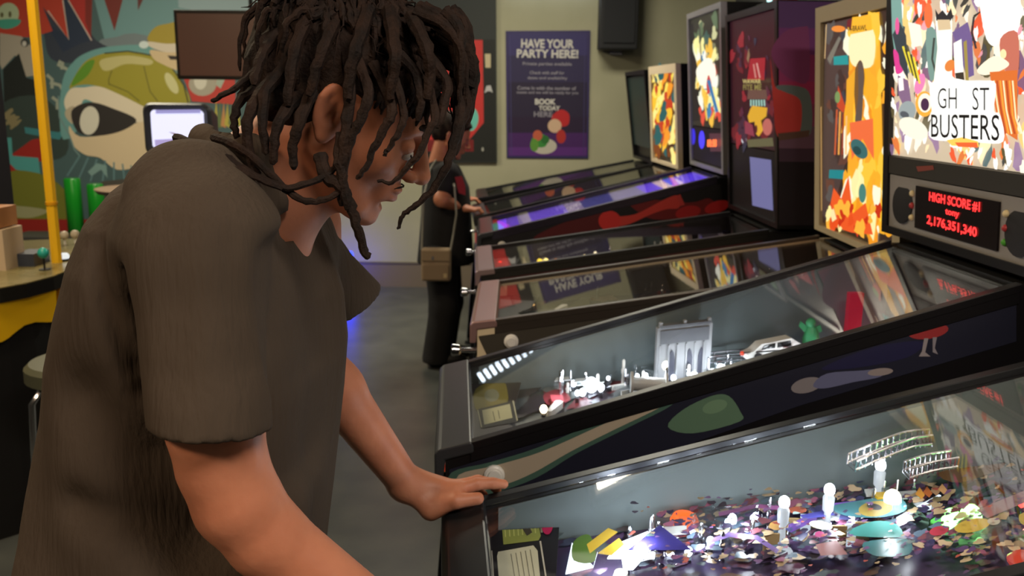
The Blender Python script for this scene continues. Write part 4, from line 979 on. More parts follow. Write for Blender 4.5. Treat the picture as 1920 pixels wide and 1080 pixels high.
def car(g):
    du, dv = b[0]-a[0], b[1]-a[1]; l = math.hypot(du, dv); m1 = M(215,215,210,.3); K = lambda x, y, z: p.L(a[0]+du/l*x-dv/l*y, a[1]+dv/l*x+du/l*y, p.pf(a[0])+.105*x+z+.045)
    for xx in (.25*l, .75*l): g.tube([K(xx,.017,-.045), K(xx,.017,.01)], .004, CHROME)
    prof = [(0,.008),(0,.02),(.12*l,.026),(.25*l,.042),(.8*l,.046),(.95*l,.03),(l,.026),(l,.008)]
    g.prism([K(x,0,z) for x, z in prof], K(0,.035,0)-K(0,0,0), m1)
    g.prism([K(x,-.001,z) for x, z in [(.24*l,.027),(.3*l,.038),(.5*l,.04),(.5*l,.027)]], K(0,.001,0)-K(0,0,0), BLACKG); g.prism([K(x,-.001,z) for x, z in [(.54*l,.027),(.54*l,.04),(.78*l,.041),(.8*l,.027)]], K(0,.001,0)-K(0,0,0), BLACKG)
    for x in (.2, .8): g.lathe(K(x*l,-.003,.01), K(0,1,0)-K(0,0,0), [(0,.011),(.04,.011)], RUBBER, 14)
    g.ball(K(-.006,.017,.02), .006, M(230,70,40,.4,em=1))
p.item('toy_car', car, 'small white toy car')
u, v = atv(p, 1592, .2)
p.item('red_reflection', lambda g: g.box((u-.018,v-.01,p.pf(u)),(u+.018,v+.01,p.pf(u)+.19), M(200,30,50,.35,em=.45), p.L), 'red glowing panel standing in for the score display reflection')
for u, v, c_ in [(.82,.02,(240,60,80)),(.93,-.08,(240,200,60)),(.97,.12,(240,60,60))]: p.bumper(u, v, c_, .6)
p.wire_ramp(rr([(.62,.225,.04),(.75,.2,.05),(.95,.12,.06),(1.02,-.02,.06),(.95,-.14,.05)]))
p.wall('ball_arch', [(.95,.255),(1.03,.2),(1.08,.1),(1.1,0),(1.08,-.1),(1.03,-.2)], .03, M(150,150,150,.2,.9), 0, .002)
A = p.face_art(0); 
p.flipper(.27, .09, 1, WHITE); p.flipper(.27, -.06, 1, WHITE)

# added point lights: the bulbs' glow, and fill above the nearest playfield
def inside_light(p, px, py, h, pw, col=(.86,.94,1), r=.012):
    u, v = at(p, px, py); v = min(v, .13); l = bpy.data.lights.new('bulb_fill_light', 'POINT'); l.energy = pw*.62; l.color = col; l.shadow_soft_size = r
    o = bpy.data.objects.new('bulb_fill_light', l); C.objects.link(o); o.location = p.L(u, v, p.pf(u)+h)
for a_ in [(1190,1000,.06,.9),(1110,1000,.04,.4),(1290,1010,.06,.6),(1368,1005,.06,.6),(1500,1030,.09,.4),(1660,1030,.09,.4),(1463,945,.06,.4),(1547,940,.06,.35),(1642,930,.06,.25),(1200,950,.06,.25)]: inside_light(P1, *a_)
inside_light(P1, 1800, 900, .035, .35, (.35,1,.3)); inside_light(P1, 1890, 950, .03, .12, (1,.2,.15))
for a_ in [(1040,690,.06,.45),(1108,735,.05,.45),(1210,690,.06,.7),(1290,670,.05,.9),(1350,660,.05,.9),(1450,640,.05,.5),(1540,615,.05,.4)]: inside_light(P2, *a_)
inside_light(P2, 1650, 560, .05, .35, (1,.25,.3)); inside_light(P2, 1760, 540, .05, .3, (1,.35,.3))
inside_light(P4, 1020, 495, .03, .12, (1,.8,.35))
# P3..P7 : fewer furnishings show through their glass
def furnish(p, seed, cols, n=70, bulbs=(), posts=14, apr=None, size=14):
    A = pfart(p); A.speck(cols, corners(p,.15,1.12), n, size, (1.5,.45), seed, -.15, .6); A.build('playfield_print', p.root)
    p.apron(apr or M(40,36,38,.45), .19)
    rnd = random.Random(seed)
    for k in range(posts): p.post(.25+rnd.random()*.8, (rnd.random()-.5)*.46, .03+.03*rnd.random(), [WHITE, CHROME, PLASTIC][k % 3], .005)
    for px, py, h, r, c_, em in bulbs:
        u, v = at(p, px, py); p.bulb(min(max(u,.1),1.1), min(max(v,-.25),.25), h, r, c_, em)
    p.flipper(.27, .09, 1, WHITE); p.flipper(.27, -.06, 1, WHITE)
    for k in range(2): p.bumper(.8+.12*k, -.08+.14*k, rnd.choice(cols), .15)
furnish(P3, 51, [(60,46,40),(90,60,44),(50,56,50),(110,50,40),(80,76,60)], 90, [(1000,560,.02,.004,(255,200,120),2)], apr=M(64,56,54,.45))
A = P3.apron_art(); A.poly((190,50,46), [(918,552),(928,512),(946,508),(956,548),(922,553)]); A.poly((34,34,38), [(922,562),(962,553),(966,576),(924,580)]); A.poly((120,120,122), [(928,563),(956,557),(960,572),(929,576)]); A.build('apron_cards', P3.root)
furnish(P4, 52, [(60,30,30),(40,34,34),(90,40,30),(60,60,50)], 60, [(1012,496,.012,.013,(255,215,60),3),(1024,494,.012,.010,(255,225,120),4),(1042,492,.01,.007,(255,150,60),2),(1096,484,.01,.007,(255,230,160),2),(1116,480,.012,.008,(255,235,190),3),(1250,464,.01,.008,(255,110,70),2)], apr=M(38,34,34,.5))
p = P4
A = p.apron_art(); A.poly((200,40,40), [(930,500),(934,474),(950,470),(958,498)]); A.poly((170,150,110), [(976,470),(992,466),(1000,496),(982,500)]); A.ell((220,40,36), 938, 464, 6, 6); A.build('apron_cards', p.root)
u, v = at(p, 938, 470); p.bulb(.09, v if abs(v) < .25 else .2, .03, .010, (255,50,40), 2.5)
for q in [[(1150,462),(1196,458),(1198,474),(1154,478)], [(1226,456),(1262,452),(1264,464),(1230,468)]]:
    p.plate('tan_plastic', [(min(1.1,a), max(-.24,min(.24,b))) for a, b in poly_uv(p, q)], .02, .003, M(150,140,118,.5))
furnish(P5, 53, [(70,40,70),(120,70,40),(60,90,50),(60,50,90)], 40, [(1082,362,.02,.010,(255,50,40),6),(970,372,.02,.006,(230,240,255),6)], posts=10, apr=CHAR)
# glowing plate put in for the violet-lit inside of P5, in shades from end to end
p = P5
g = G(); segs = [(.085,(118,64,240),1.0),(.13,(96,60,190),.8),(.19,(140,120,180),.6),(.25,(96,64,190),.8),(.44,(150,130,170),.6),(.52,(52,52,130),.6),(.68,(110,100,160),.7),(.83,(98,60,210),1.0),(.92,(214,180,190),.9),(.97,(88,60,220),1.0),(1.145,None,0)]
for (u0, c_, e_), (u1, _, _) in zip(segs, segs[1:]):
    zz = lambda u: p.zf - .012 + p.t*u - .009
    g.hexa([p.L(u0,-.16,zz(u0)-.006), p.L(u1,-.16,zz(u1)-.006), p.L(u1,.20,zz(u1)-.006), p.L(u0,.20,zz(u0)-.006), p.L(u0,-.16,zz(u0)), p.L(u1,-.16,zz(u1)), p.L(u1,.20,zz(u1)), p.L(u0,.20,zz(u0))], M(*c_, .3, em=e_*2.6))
g.build('violet_glow_plate', p.root)['label'] = 'violet glowing band added under the glass'
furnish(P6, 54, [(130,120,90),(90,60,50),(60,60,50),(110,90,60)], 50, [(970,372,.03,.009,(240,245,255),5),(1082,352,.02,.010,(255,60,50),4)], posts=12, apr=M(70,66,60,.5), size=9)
p = P6
for k in range(9):
    u, v = .42+.05*k, .12 - .01*k; p.post(u, v, .075, CHROME if k % 2 else WHITE, .004)
p.plate('tan_plastic', [(.78,-.2),(.98,-.2),(.98,-.06),(.78,-.06)], .08, .003, M(170,160,130,.5)); p.plate('tan_plastic', [(.2,-.2),(.27,-.2),(.27,-.08),(.2,-.08)], .05, .003, M(170,165,130,.5))
furnish(P7, 55, [(60,60,50),(90,80,60)], 30, [(1160,292,.03,.008,(250,250,255),6)], posts=10, apr=M(60,60,54,.5), size=8)

# ---------------------------------------------------------------- yellow and black game counter at the left
zD = .95
t = empty('game_counter', Vector((-1.95, 3.5, 0)), 0, 'yellow and black standing game counter with a rounded deck and yellow pole', 'arcade game')
fr_ = [(-110,552),(-60,547),(0,539),(50,530),(100,517),(140,501),(170,487),(196,468)]; bk = [(205,455),(150,447),(60,450),(-110,458)]
P = [pixZ(x, y, zD) for x, y in fr_ + bk]
G().prism([(p.x,p.y,zD-.004) for p in P], (0,0,.004), noisy('olive_deck', (112,104,66), (134,124,84), 14, .22)).build('deck', t)  # olive of the deck's reflection put into its colour
g = G(); cx_, cy_ = sum(p.x for p in P)/len(P), sum(p.y for p in P)/len(P)
g.prism([(p.x,p.y,zD-.055) for p in P], (0,0,.051), M(18,18,18,.4)); g.build('deck_edge', t)
def vpanel(name, a, b, za, pts, m, th=.015):
    A0, B0 = pixZ(*a, zD), pixZ(*b, zD); n = (B0-A0).cross(Vector((0,0,1))).normalized()
    if n.dot(CAMP-A0) < 0: n = -n
    A0 = A0 - n*.012
    return G().prism([pixP(x, y, A0, n) for x, y in pts], -n*th, m).build(name, t)
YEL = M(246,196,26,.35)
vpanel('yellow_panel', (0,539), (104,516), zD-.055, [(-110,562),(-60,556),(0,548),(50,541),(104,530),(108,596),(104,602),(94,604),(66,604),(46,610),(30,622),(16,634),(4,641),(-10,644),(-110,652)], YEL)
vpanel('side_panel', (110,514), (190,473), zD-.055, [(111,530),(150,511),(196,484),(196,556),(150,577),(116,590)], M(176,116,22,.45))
n_ = len(fr_); c = [Vector((q.x-(.03 if k < n_ else 0), q.y+(.07 if k < n_ else -.01), 0)) for k, q in enumerate(P)]
g = G(); g.prism([(q.x, q.y, 0) for q in c], (0,0,zD-.056), BLACKM); g.build('cabinet_body', t)
b0 = pixZ(107, 492, zD)
g = G(); g.tube([(b0.x,b0.y,zD), (b0.x,b0.y,CEIL)], .0205, M(236,186,36,.25)); g.lathe((b0.x,b0.y,1.18), (0,0,1), [(0,.0225),(.012,.0225)], M(210,150,20,.3), 16); g.build('pole', t, smooth=True)
j = pixZ(84, 506, zD); g = G(); g.tube([j, j+Vector((0,0,.05))], .004, BLACKM); g.lathe(j, (0,0,1), [(0,.02),(.004,.02)], BLACKM); js = g.build('joystick', t)
G().ball(j+Vector((0,0,.065)), .021, M(40,160,150,.3)).build('ball_top', js, smooth=True)
j = pixZ(119, 488, zD); g = G(); g.lathe(j, (0,0,1), [(0,.027),(.008,.027)], BLACKM, 16); g.lathe(j+Vector((0,0,.008)), (0,0,1), [(0,.024),(.014,.023),(.02,.018)], M(235,240,240,.3,em=.9), 16); g.build('push_button', t, smooth=True)
for q in [(122,458),(142,456),(172,454)]:
    j = pixZ(*q, zD); g = G(); g.tube([j, j+Vector((0,0,.03))], .006, WHITE); g.ball(j+Vector((0,0,.04)), .02, M(190,180,160,.4), 10, 6); g.build('knob', t, smooth=True)
a = pixZ(-110, 500, zD); b = pixZ(-42, 500, zD)
G().box((a.x, b.y+.02, zD), (b.x, b.y+.30, 1.86), BLACKM).build('screen_tower', t)
b2 = pixZ(17, 506, zD); G().box((a.x, b2.y-.02, zD), (b2.x, b2.y+.12, zD+.155), M(196,176,150,.5)).build('control_box', t); G().box((a.x, b2.y-.02, zD+.16), (b2.x-.015, b2.y+.12, zD+.235), M(176,124,80,.5)).build('upper_control_box', t)
a = pixZ(26, 500, zD); G().box((a.x, a.y, zD), (a.x+.08, a.y+.12, zD+.05), M(52,58,70,.4)).build('dark_switch_box', t)

# low shelf with two green pipes, round brown table with a dark bowl
yS = 6.9; a = pixY(100, 441, yS); b = pixY(300, 441, yS)
t = empty('low_shelf', ((a.x+b.x)/2, yS, 0), 0, 'low dark shelf in front of the mural holding two green tubes', 'shelf')
G().box((a.x-.3, yS-.12, a.z-.03), (b.x+.4, yS+.2, a.z), M(58,56,54,.5)).build('top_board', t)
for x in (a.x-.25, b.x+.35): G().box((x-.02, yS-.1, 0), (x+.02, yS+.18, a.z-.03), BLACKM).build('support', t)
for k, (px, hh) in enumerate([(144, .44), (186, .40)]):
    c = pixY(px, 441, yS); zz = a.z
    o = G().lathe((c.x, yS, zz), (0,0,1), [(0,.050),(.012,.060),(hh-.01,.060),(hh,.054)], M(20,120,30,.25), 20).build('green_tube', smooth=True)
    tag(o, ['thick glossy green tube standing left on the low shelf', 'glossy green tube right on the low shelf, half behind the player'][k], 'tube')
yR = 6.0; c = pixY(262, 352, yR)
t = empty('round_table', (c.x, yR, 0), 0, 'small round brown table before the mural, partly behind the player', 'table')
G().lathe((c.x, yR, c.z-.03), (0,0,1), [(0,.26),(.025,.28),(.03,.275)], M(120,100,84,.5), 28).build('table_top', t, smooth=True)
G().lathe((c.x, yR, 0), (0,0,1), [(0,.2),(.02,.19),(.05,.035),(c.z-.03,.035)], BLACKM).build('pedestal', t, smooth=True)

# bar stool behind the player
c = pixY(150, 690, 2.85); sx, sy, sz = c.x, 2.85, c.z
t = empty('bar_stool', (sx, sy, 0), 0, 'bar stool with chrome legs and grey-green seat standing behind the player', 'stool')
G().lathe((sx, sy, sz-.035), (0,0,1), [(0,.15),(.01,.165),(.05,.165),(.065,.15),(.07,.08)], M(78,80,62,.6), 28).build('seat', t, smooth=True)
for q in range(4):
    an = math.pi/4 + q*math.pi/2; dx, dy = math.cos(an), math.sin(an)
    g = G(); g.tube([(sx+dx*.06,sy+dy*.06,sz-.05),(sx+dx*.13,sy+dy*.13,sz-.055),(sx+dx*.155,sy+dy*.155,sz-.09),(sx+dx*.165,sy+dy*.165,.45),(sx+dx*.20,sy+dy*.20,.0)], .010, CHROME, 8); g.build('leg', t, smooth=True)
g = G(); n_ = 28; g.tube([(sx+.172*math.cos(2*math.pi*k/n_), sy+.172*math.sin(2*math.pi*k/n_), .33) for k in range(n_+1)], .008, CHROME, 6); g.build('foot_ring', t, smooth=True)

# ---------------------------------------------------------------- people: one continuous surface from smooth distance fields
def surface_nets(f, lo, hi, h):
    lo = np.array(lo, float); n = [max(3, int(math.ceil((hi[i]-lo[i])/h))+1) for i in range(3)]
    ax = [lo[i] + h*np.arange(n[i]) for i in range(3)]
    V = np.empty(n, np.float32); X, Y = np.meshgrid(ax[0], ax[1], indexing='ij'); st = 24
    for k in range(0, n[2], st):
        zz = ax[2][k:k+st]; sh = X.shape + (len(zz),)
        V[:, :, k:k+st] = f(np.broadcast_to(X[:, :, None], sh).astype(np.float32), np.broadcast_to(Y[:, :, None], sh).astype(np.float32), np.broadcast_to(zz[None, None, :], sh).astype(np.float32))
    S = V < 0
    c = [S[i:n[0]-1+i, j:n[1]-1+j, k:n[2]-1+k] for i in (0,1) for j in (0,1) for k in (0,1)]
    tot = sum(x.astype(np.int8) for x in c); act = (tot > 0) & (tot < 8)
    I = np.argwhere(act); idx = -np.ones(act.shape, np.int64); idx[act] = np.arange(len(I))
    acc = np.zeros((len(I), 3)); cnt = np.zeros(len(I))
    off = [(0,0,0),(0,0,1),(0,1,0),(0,1,1),(1,0,0),(1,0,1),(1,1,0),(1,1,1)]
    for a in range(8):
        for b in range(a+1, 8):
            d = [abs(off[a][k]-off[b][k]) for k in range(3)]
            if sum(d) != 1: continue
            va = V[I[:,0]+off[a][0], I[:,1]+off[a][1], I[:,2]+off[a][2]]; vb = V[I[:,0]+off[b][0], I[:,1]+off[b][1], I[:,2]+off[b][2]]
            m = (va < 0) != (vb < 0); t = np.where(m, va/np.where(m, va-vb, 1), 0)
            p = np.array(off[a]) + t[:, None]*(np.array(off[b])-np.array(off[a]))
            acc[m] += p[m]; cnt[m] += 1
    P = lo + h*(I + acc/np.maximum(cnt, 1)[:, None])
    F = []
    for axd in range(3):
        sl0 = [slice(None)]*3; sl1 = [slice(None)]*3; sl0[axd] = slice(0, -1); sl1[axd] = slice(1, None)
        A, B = S[tuple(sl0)], S[tuple(sl1)]; E = np.argwhere(A != B)
        b, c_ = [(1,2),(2,0),(0,1)][axd]
        ok = (E[:,b] > 0) & (E[:,c_] > 0) & (E[:,b] < n[b]-1) & (E[:,c_] < n[c_]-1) & (E[:,axd] < n[axd]-1)
        E = E[ok]; q = []
        for db, dc in [(1,1),(0,1),(0,0),(1,0)]:
            J = E.copy(); J[:,b] -= db; J[:,c_] -= dc; q.append(idx[J[:,0],J[:,1],J[:,2]])
        q = np.stack(q, 1); fl = A[E[:,0],E[:,1],E[:,2]] == False
        q[fl] = q[fl][:, ::-1]; F.append(q)
    return P, np.concatenate(F)
def smin(a, b, k): 
    h = np.clip(.5 + .5*(b-a)/k, 0, 1); return b*(1-h) + a*h - k*h*(1-h)
def smax(a, b, k): return -smin(-a, -b, k)
class Fld:
    """ordered list of shapes in a local frame, blended one after another"""
    def __init__(s): s.o = []
    def rc(s, a, b, ra, rb, k=.02, op='u'): s.o.append(('c', tuple(a), tuple(b), ra, rb, k, op)); return s
    def el(s, c, r, k=.02, op='u', R=None): s.o.append(('e', tuple(c), tuple(r), R, None, k, op)); return s
    def fn(s, f, k=.02, op='u'): s.o.append(('f', f, None, None, None, k, op)); return s
    def chain(s, P, R, k=.012):
        for i in range(len(P)-1): s.rc(P[i], P[i+1], R[i], R[i+1], k if i == 0 else .004)
        return s
    def __call__(s, X, Y, Z):
        d = np.full(X.shape, 9., np.float32)
        for kd, a, b, c, e, k, op in s.o:
            if kd == 'c':
                bx, by, bz = b[0]-a[0], b[1]-a[1], b[2]-a[2]; L2 = bx*bx+by*by+bz*bz + 1e-12
                x, y, z = X-a[0], Y-a[1], Z-a[2]; t = np.clip((x*bx+y*by+z*bz)/L2, 0, 1)
                q = np.sqrt((x-t*bx)**2+(y-t*by)**2+(z-t*bz)**2) - (c + t*(e-c))
            elif kd == 'e':
                x, y, z = X-a[0], Y-a[1], Z-a[2]
                if c is not None:
                    x, y, z = (c[0][0]*x+c[0][1]*y+c[0][2]*z, c[1][0]*x+c[1][1]*y+c[1][2]*z, c[2][0]*x+c[2][1]*y+c[2][2]*z)
                k0 = np.sqrt((x/b[0])**2+(y/b[1])**2+(z/b[2])**2)+1e-6; k1 = np.sqrt((x/b[0]**2)**2+(y/b[1]**2)**2+(z/b[2]**2)**2)+1e-6
                q = k0*(k0-1)/k1
            else: q = a(X, Y, Z)
            d = smin(d, q, k) if op == 'u' else smax(d, -q, k)
        return d
def bake(name, jobs, parent, mat):
    """jobs: (field, lo, hi, voxel, matrix) -> one mesh"""
    vs, fs, o = [], [], 0
    for f, lo, hi, h, Mx in jobs:
        P, F = surface_nets(f, lo, hi, h)
        if Mx is not None:
            Mn = np.array(Mx); P = P @ Mn[:3,:3].T + Mn[:3,3]
        vs.append(P); fs.append(F + o); o += len(P)
    P = np.concatenate(vs); F = np.concatenate(fs)
    me = bpy.data.meshes.new(name); me.from_pydata(P.tolist(), [], F.tolist()); me.materials.append(mat)
    me.polygons.foreach_set('use_smooth', [True]*len(me.polygons)); me.update()
    ob = bpy.data.objects.new(name, me); C.objects.link(ob)
    ob.parent = parent; ob.matrix_parent_inverse = WM[parent.name].inverted(); WM[ob.name] = Matrix()
    return ob
def Rz_(e): return [list(r) for r in e.to_matrix().transposed()]

SKIN = noisy('skin', (176,112,84), (196,130,100), 14, .5, .12, 90, sss=.12)
SHIRT = noisy('grey_brown_shirt', (66,57,49), (78,68,58), 5, .9, .55, 150, stretch=(1,1,.12), spec=.15)
HAIRM = noisy('dark_hair', (21,16,14), (44,30,23), 40, .8, .5, 220, spec=.2)
JEANS = noisy('dark_trousers', (30,32,40), (40,42,50), 10, .9)

pl = empty('person', (-.42, 1.12, 0), 0, 'man in a loose dark grey shirt with hanging dreadlocks leaning over the nearest pinball machine', 'person')

# --- head (own frame: x forward, y to his left, z up; origin between the ear openings)
def head_field(neck=True, eyes=True):
    f = Fld()
    f.el((-.012,0,.046), (.098,.077,.088), .01)
    f.el((.040,0,.046), (.058,.064,.052), .03)
    f.el((.042,0,-.018), (.056,.060,.066), .03)
    for s in (-1, 1):
        f.rc((.004,s*.055,-.038), (.066,s*.022,-.086), .020, .019, .022)
        f.el((.058,s*.043,-.018), (.028,.020,.024), .018)
        f.rc((.084,s*.040,.027), (.096,s*.010,.027), .010, .010, .014)
    f.el((.080,0,-.095), (.020,.020,.016), .014)
    f.el((.088,0,-.055), (.018,.026,.028), .016)
    for s in (-1, 1): f.el((.100,s*.030,.010), (.014,.019,.011), .014, 'd')
    f.rc((.098,0,.022), (.122,0,-.018), .0075, .0105, .010)
    f.el((.121,0,-.021), (.012,.012,.010), .006)
    for s in (-1, 1):
        f.el((.109,s*.0125,-.026), (.011,.007,.008), .004)
        f.el((.111,s*.0065,-.034), (.006,.0035,.004), .003, 'd')
        f.el((.0855,s*.031,.007), (.0135,.016,.0125), .003)
    f.el((.1015,0,-.0485), (.0095,.021,.0062), .004); f.el((.0995,0,-.0600), (.0105,.019,.0072), .004)
    f.rc((.112,-.021,-.0545), (.112,.021,-.0545), .0026, .0026, .003, 'd')
    f.el((.100,0,-.0715), (.010,.022,.005), .006, 'd')
    for s in (-1, 1):   # ears
        e = Matrix.Rotation(math.radians(s*-22), 3, 'Z') @ Matrix.Rotation(math.radians(-14), 3, 'Y'); R = Rz_(e.to_quaternion())
        cx, cy, cz = -.004, s*.083, .004
        f.el((cx,cy,cz), (.0195,.0080,.0335), .006, 'u', R)
        f.el((cx+.002,cy+s*.0085,cz+.004), (.0115,.0075,.0210), .004, 'd', R)
        f.el((cx+.006,cy+s*.006,cz-.004), (.006,.010,.008), .003, 'd', R)
        f.rc((cx+.000,cy+s*.001,cz+.018), (cx-.007,cy+s*.003,cz-.010), .0028, .0026, .004)
        f.el((cx+.010,cy-s*.002,cz-.004), (.004,.005,.006), .003, 'u', R)
        f.el((cx+.004,cy-s*.001,cz-.028), (.008,.005,.009), .005, 'u', R)
    return f
EAR = pixY(622, 212, 1.03)
HP, HY, HR = math.radians(29), math.radians(6), math.radians(3)
RH = Matrix.Rotation(HY, 4, 'Z') @ Matrix.Rotation(HP, 4, 'Y') @ Matrix.Rotation(HR, 4, 'X')
HEAD = Matrix.Translation(EAR) @ RH @ Matrix.Translation((.002, .083, -.004))
def hw_(x, y, z): return HEAD @ Vector((x, y, z))

# --- joints
nk0 = hw_(-.03, 0, -.05); nk1 = Vector((-.345, 1.12, 1.475))
Sn, En = pixY(400, 420, .945), pixY(428, 905, .90); Wn = Vector((-.085, .93, .985))
Sf = pixY(560, 420, 1.30); Ef = pixY(575, 655, 1.42); Wf = P1.L(-.085, .272, .945)
R1 = lambda u: P1.zf - .012 + P1.t*u
def hand(f, W, K, T, TH, s=1.0):
    """W wrist, K four knuckles, T per finger list of joints to the tip, TH thumb joints"""
    W = Vector(W)
    for k in K: f.rc(W, k, .021*s, .0125*s, .016)
    pc = (K[0]+K[3])/2*.45 + W*.3 + TH[0]*.25; f.rc(pc, K[0].lerp(TH[1],.5), .017*s, .012*s, .018); f.rc(TH[0], K[0], .013*s, .011*s, .014); f.rc(TH[0].lerp(TH[1],.4), K[0], .010*s, .010*s, .012)
    f.rc(K[0], K[3], .0135*s, .0115*s, .010)
    for k, J in zip(K, T): f.chain([k]+J, [.0112*s,.0098*s,.0088*s,.0074*s][:len(J)+1], .006)
    f.rc(W.lerp(TH[0], .2), TH[0], .019*s, .0165*s, .014); f.chain(TH, [.0155*s,.0118*s,.0098*s][:len(TH)], .008)
q1 = lambda u, v, dz: P1.L(u, v, R1(u)+dz+.006)
Kf = [q1(.002,.262,.041), q1(.000,.284,.038), q1(-.004,.304,.026), q1(-.010,.318,.008)]
Tf = [[q1(.042,.270,.040), q1(.070,.274,.032), q1(.090,.276,.024)], [q1(.044,.294,.034), q1(.070,.305,.018), q1(.080,.309,.000)], [q1(.034,.314,.014), q1(.054,.316,-.008), q1(.062,.313,-.026)], [q1(.020,.320,-.008), q1(.034,.318,-.026), q1(.040,.314,-.042)]]
THf = [q1(-.040,.246,.026), q1(.004,.236,.033), q1(.042,.240,.026)]
Kn = [q1(.000,-.262,.041), q1(.000,-.284,.038), q1(-.004,-.304,.026), q1(-.010,-.318,.008)]
Tn = [[q1(.042,-.270,.040), q1(.070,-.274,.032), q1(.090,-.276,.024)], [q1(.044,-.294,.034), q1(.070,-.305,.018), q1(.080,-.309,.0)], [q1(.034,-.314,.014), q1(.054,-.316,-.008), q1(.062,-.313,-.026)], [q1(.020,-.320,-.008), q1(.034,-.318,-.026), q1(.040,-.314,-.042)]]
THn = [q1(-.040,-.246,.026), q1(.004,-.236,.033), q1(.042,-.240,.026)]
def lerpv(a, b, t): return Vector(a).lerp(Vector(b), t)
def armf(S, E_, W, s=1.0):
    f = Fld(); f.rc(S, lerpv(S,E_,.5), .052*s, .050*s, .03); f.rc(lerpv(S,E_,.5), E_, .050*s, .038*s, .02)
    m = lerpv(E_, W, .28); f.rc(E_, m, .038*s, .038*s, .02); f.rc(m, W, .038*s, .0255*s, .02)
    return f
an = Fld(); AP = [pixY(388,440,.95), pixY(404,800,.895), pixY(417,870,.90), pixY(446,942,.90), pixY(500,1008,.905)]
for a_, b_, ra_, rb_ in zip(AP, AP[1:], (.042,.0480,.0455,.0455), (.0480,.0455,.0455,.042)): an.rc(a_, b_, ra_, rb_, .012)
an.rc(AP[-1], Wn, .042, .027, .012); hand(an, Wn, Kn, Tn, THn)
af = armf(Sf, Ef, Wf, 1.17); hand(af, Wf, Kf, Tf, THf, 1.14)
tor = Fld()
tor.rc(nk0, nk1, .052, .060, .02); tor.rc(lerpv(nk0,nk1,.7), (-.40,1.12,1.43), .055, .085, .05)
tor.rc((-.37,1.0,1.42), (-.36,1.24,1.42), .055, .055, .05); tor.el((-.39,1.13,1.22), (.10,.125,.24), .05); tor.el((-.42,1.13,.98), (.10,.12,.14), .05)
throat = Fld(); throat.rc(nk0, nk1, .053, .060, .02); throat.rc(hw_(.03,0,-.07), nk1+Vector((.045,0,-.02)), .030, .040, .03); throat.rc(lerpv(nk0,nk1,.7), (-.40,1.12,1.43), .055, .085, .05)
throat.rc(nk1+Vector((.03,0,-.03)), (-.30,1.12,1.36), .05, .05, .04)
HI = HEAD.inverted(); HIn = np.array(HI); hf = head_field()
def headneck(X, Y, Z):   # in head frame
    Hn = np.array(HEAD); wx = Hn[0,0]*X+Hn[0,1]*Y+Hn[0,2]*Z+Hn[0,3]; wy = Hn[1,0]*X+Hn[1,1]*Y+Hn[1,2]*Z+Hn[1,3]; wz = Hn[2,0]*X+Hn[2,1]*Y+Hn[2,2]*Z+Hn[2,3]
    return smin(hf(X, Y, Z), throat(wx, wy, wz), .022)
def bb(pts, m): 
    a = np.array([tuple(p) for p in pts]); return a.min(0)-m, a.max(0)+m
jobs = [(headneck, (-.14,-.115,-.20), (.15,.115,.145), .0026, HEAD)]
lo, hi = bb([nk0, nk1, (-.3,1.12,1.33)], .09); hi[2] = nk0.z - .07
jobs.append((tor, (-.62,.85,.82), (-.2,1.4,1.44), .014, None))
jobs.append((throat, lo, hi, .006, None))
for f, S, E_, W, K, T in ((an,Sn,En,Wn,Kn,Tn),(af,Sf,Ef,Wf,Kf,Tf)):
    lo, hi = bb([S, E_, W], .065); jobs.append((f, lo, hi, .0065, None))
    lo, hi = bb([W]+K+[x for q in T for x in q]+(THf if f is af else THn), .034); jobs[-1] = (lambda X,Y,Z,f=f,W=W: f(X,Y,Z), *jobs[-1][1:]); jobs.append((f, lo, hi, .0030, None))
body = bake('body', jobs, pl, SKIN)

# --- eyes, brows, moustache shadow
for s in (-1, 1):
    g = G(); g.ball(hw_(.0925, s*.031, -.0005), .0088, M(190,184,178,.2)); g.build('eye', pl, smooth=True)
    g = G(); g.tube([hw_(.0985,s*.043,.001), hw_(.1020,s*.036,-.0035), hw_(.1030,s*.027,-.004), hw_(.1000,s*.020,-.001)], .0012, HAIRM, 5); g.build('eyelashes', pl)
    g = G(); g.tube([hw_(.083,s*.050,.030), hw_(.0965,s*.038,.0365), hw_(.1035,s*.024,.0345), hw_(.106,s*.012,.030)], [.0022,.0042,.0045,.002], HAIRM, 7); g.build('eyebrow', pl, smooth=True)
g = G()
for s in (-1, 1):
    g.tube([hw_(.1095,s*.004,-.0415), hw_(.1065,s*.014,-.0425), hw_(.1005,s*.021,-.047)], [.0010,.0013,.0006], HAIRM, 6)

g.build('moustache', pl, smooth=True)

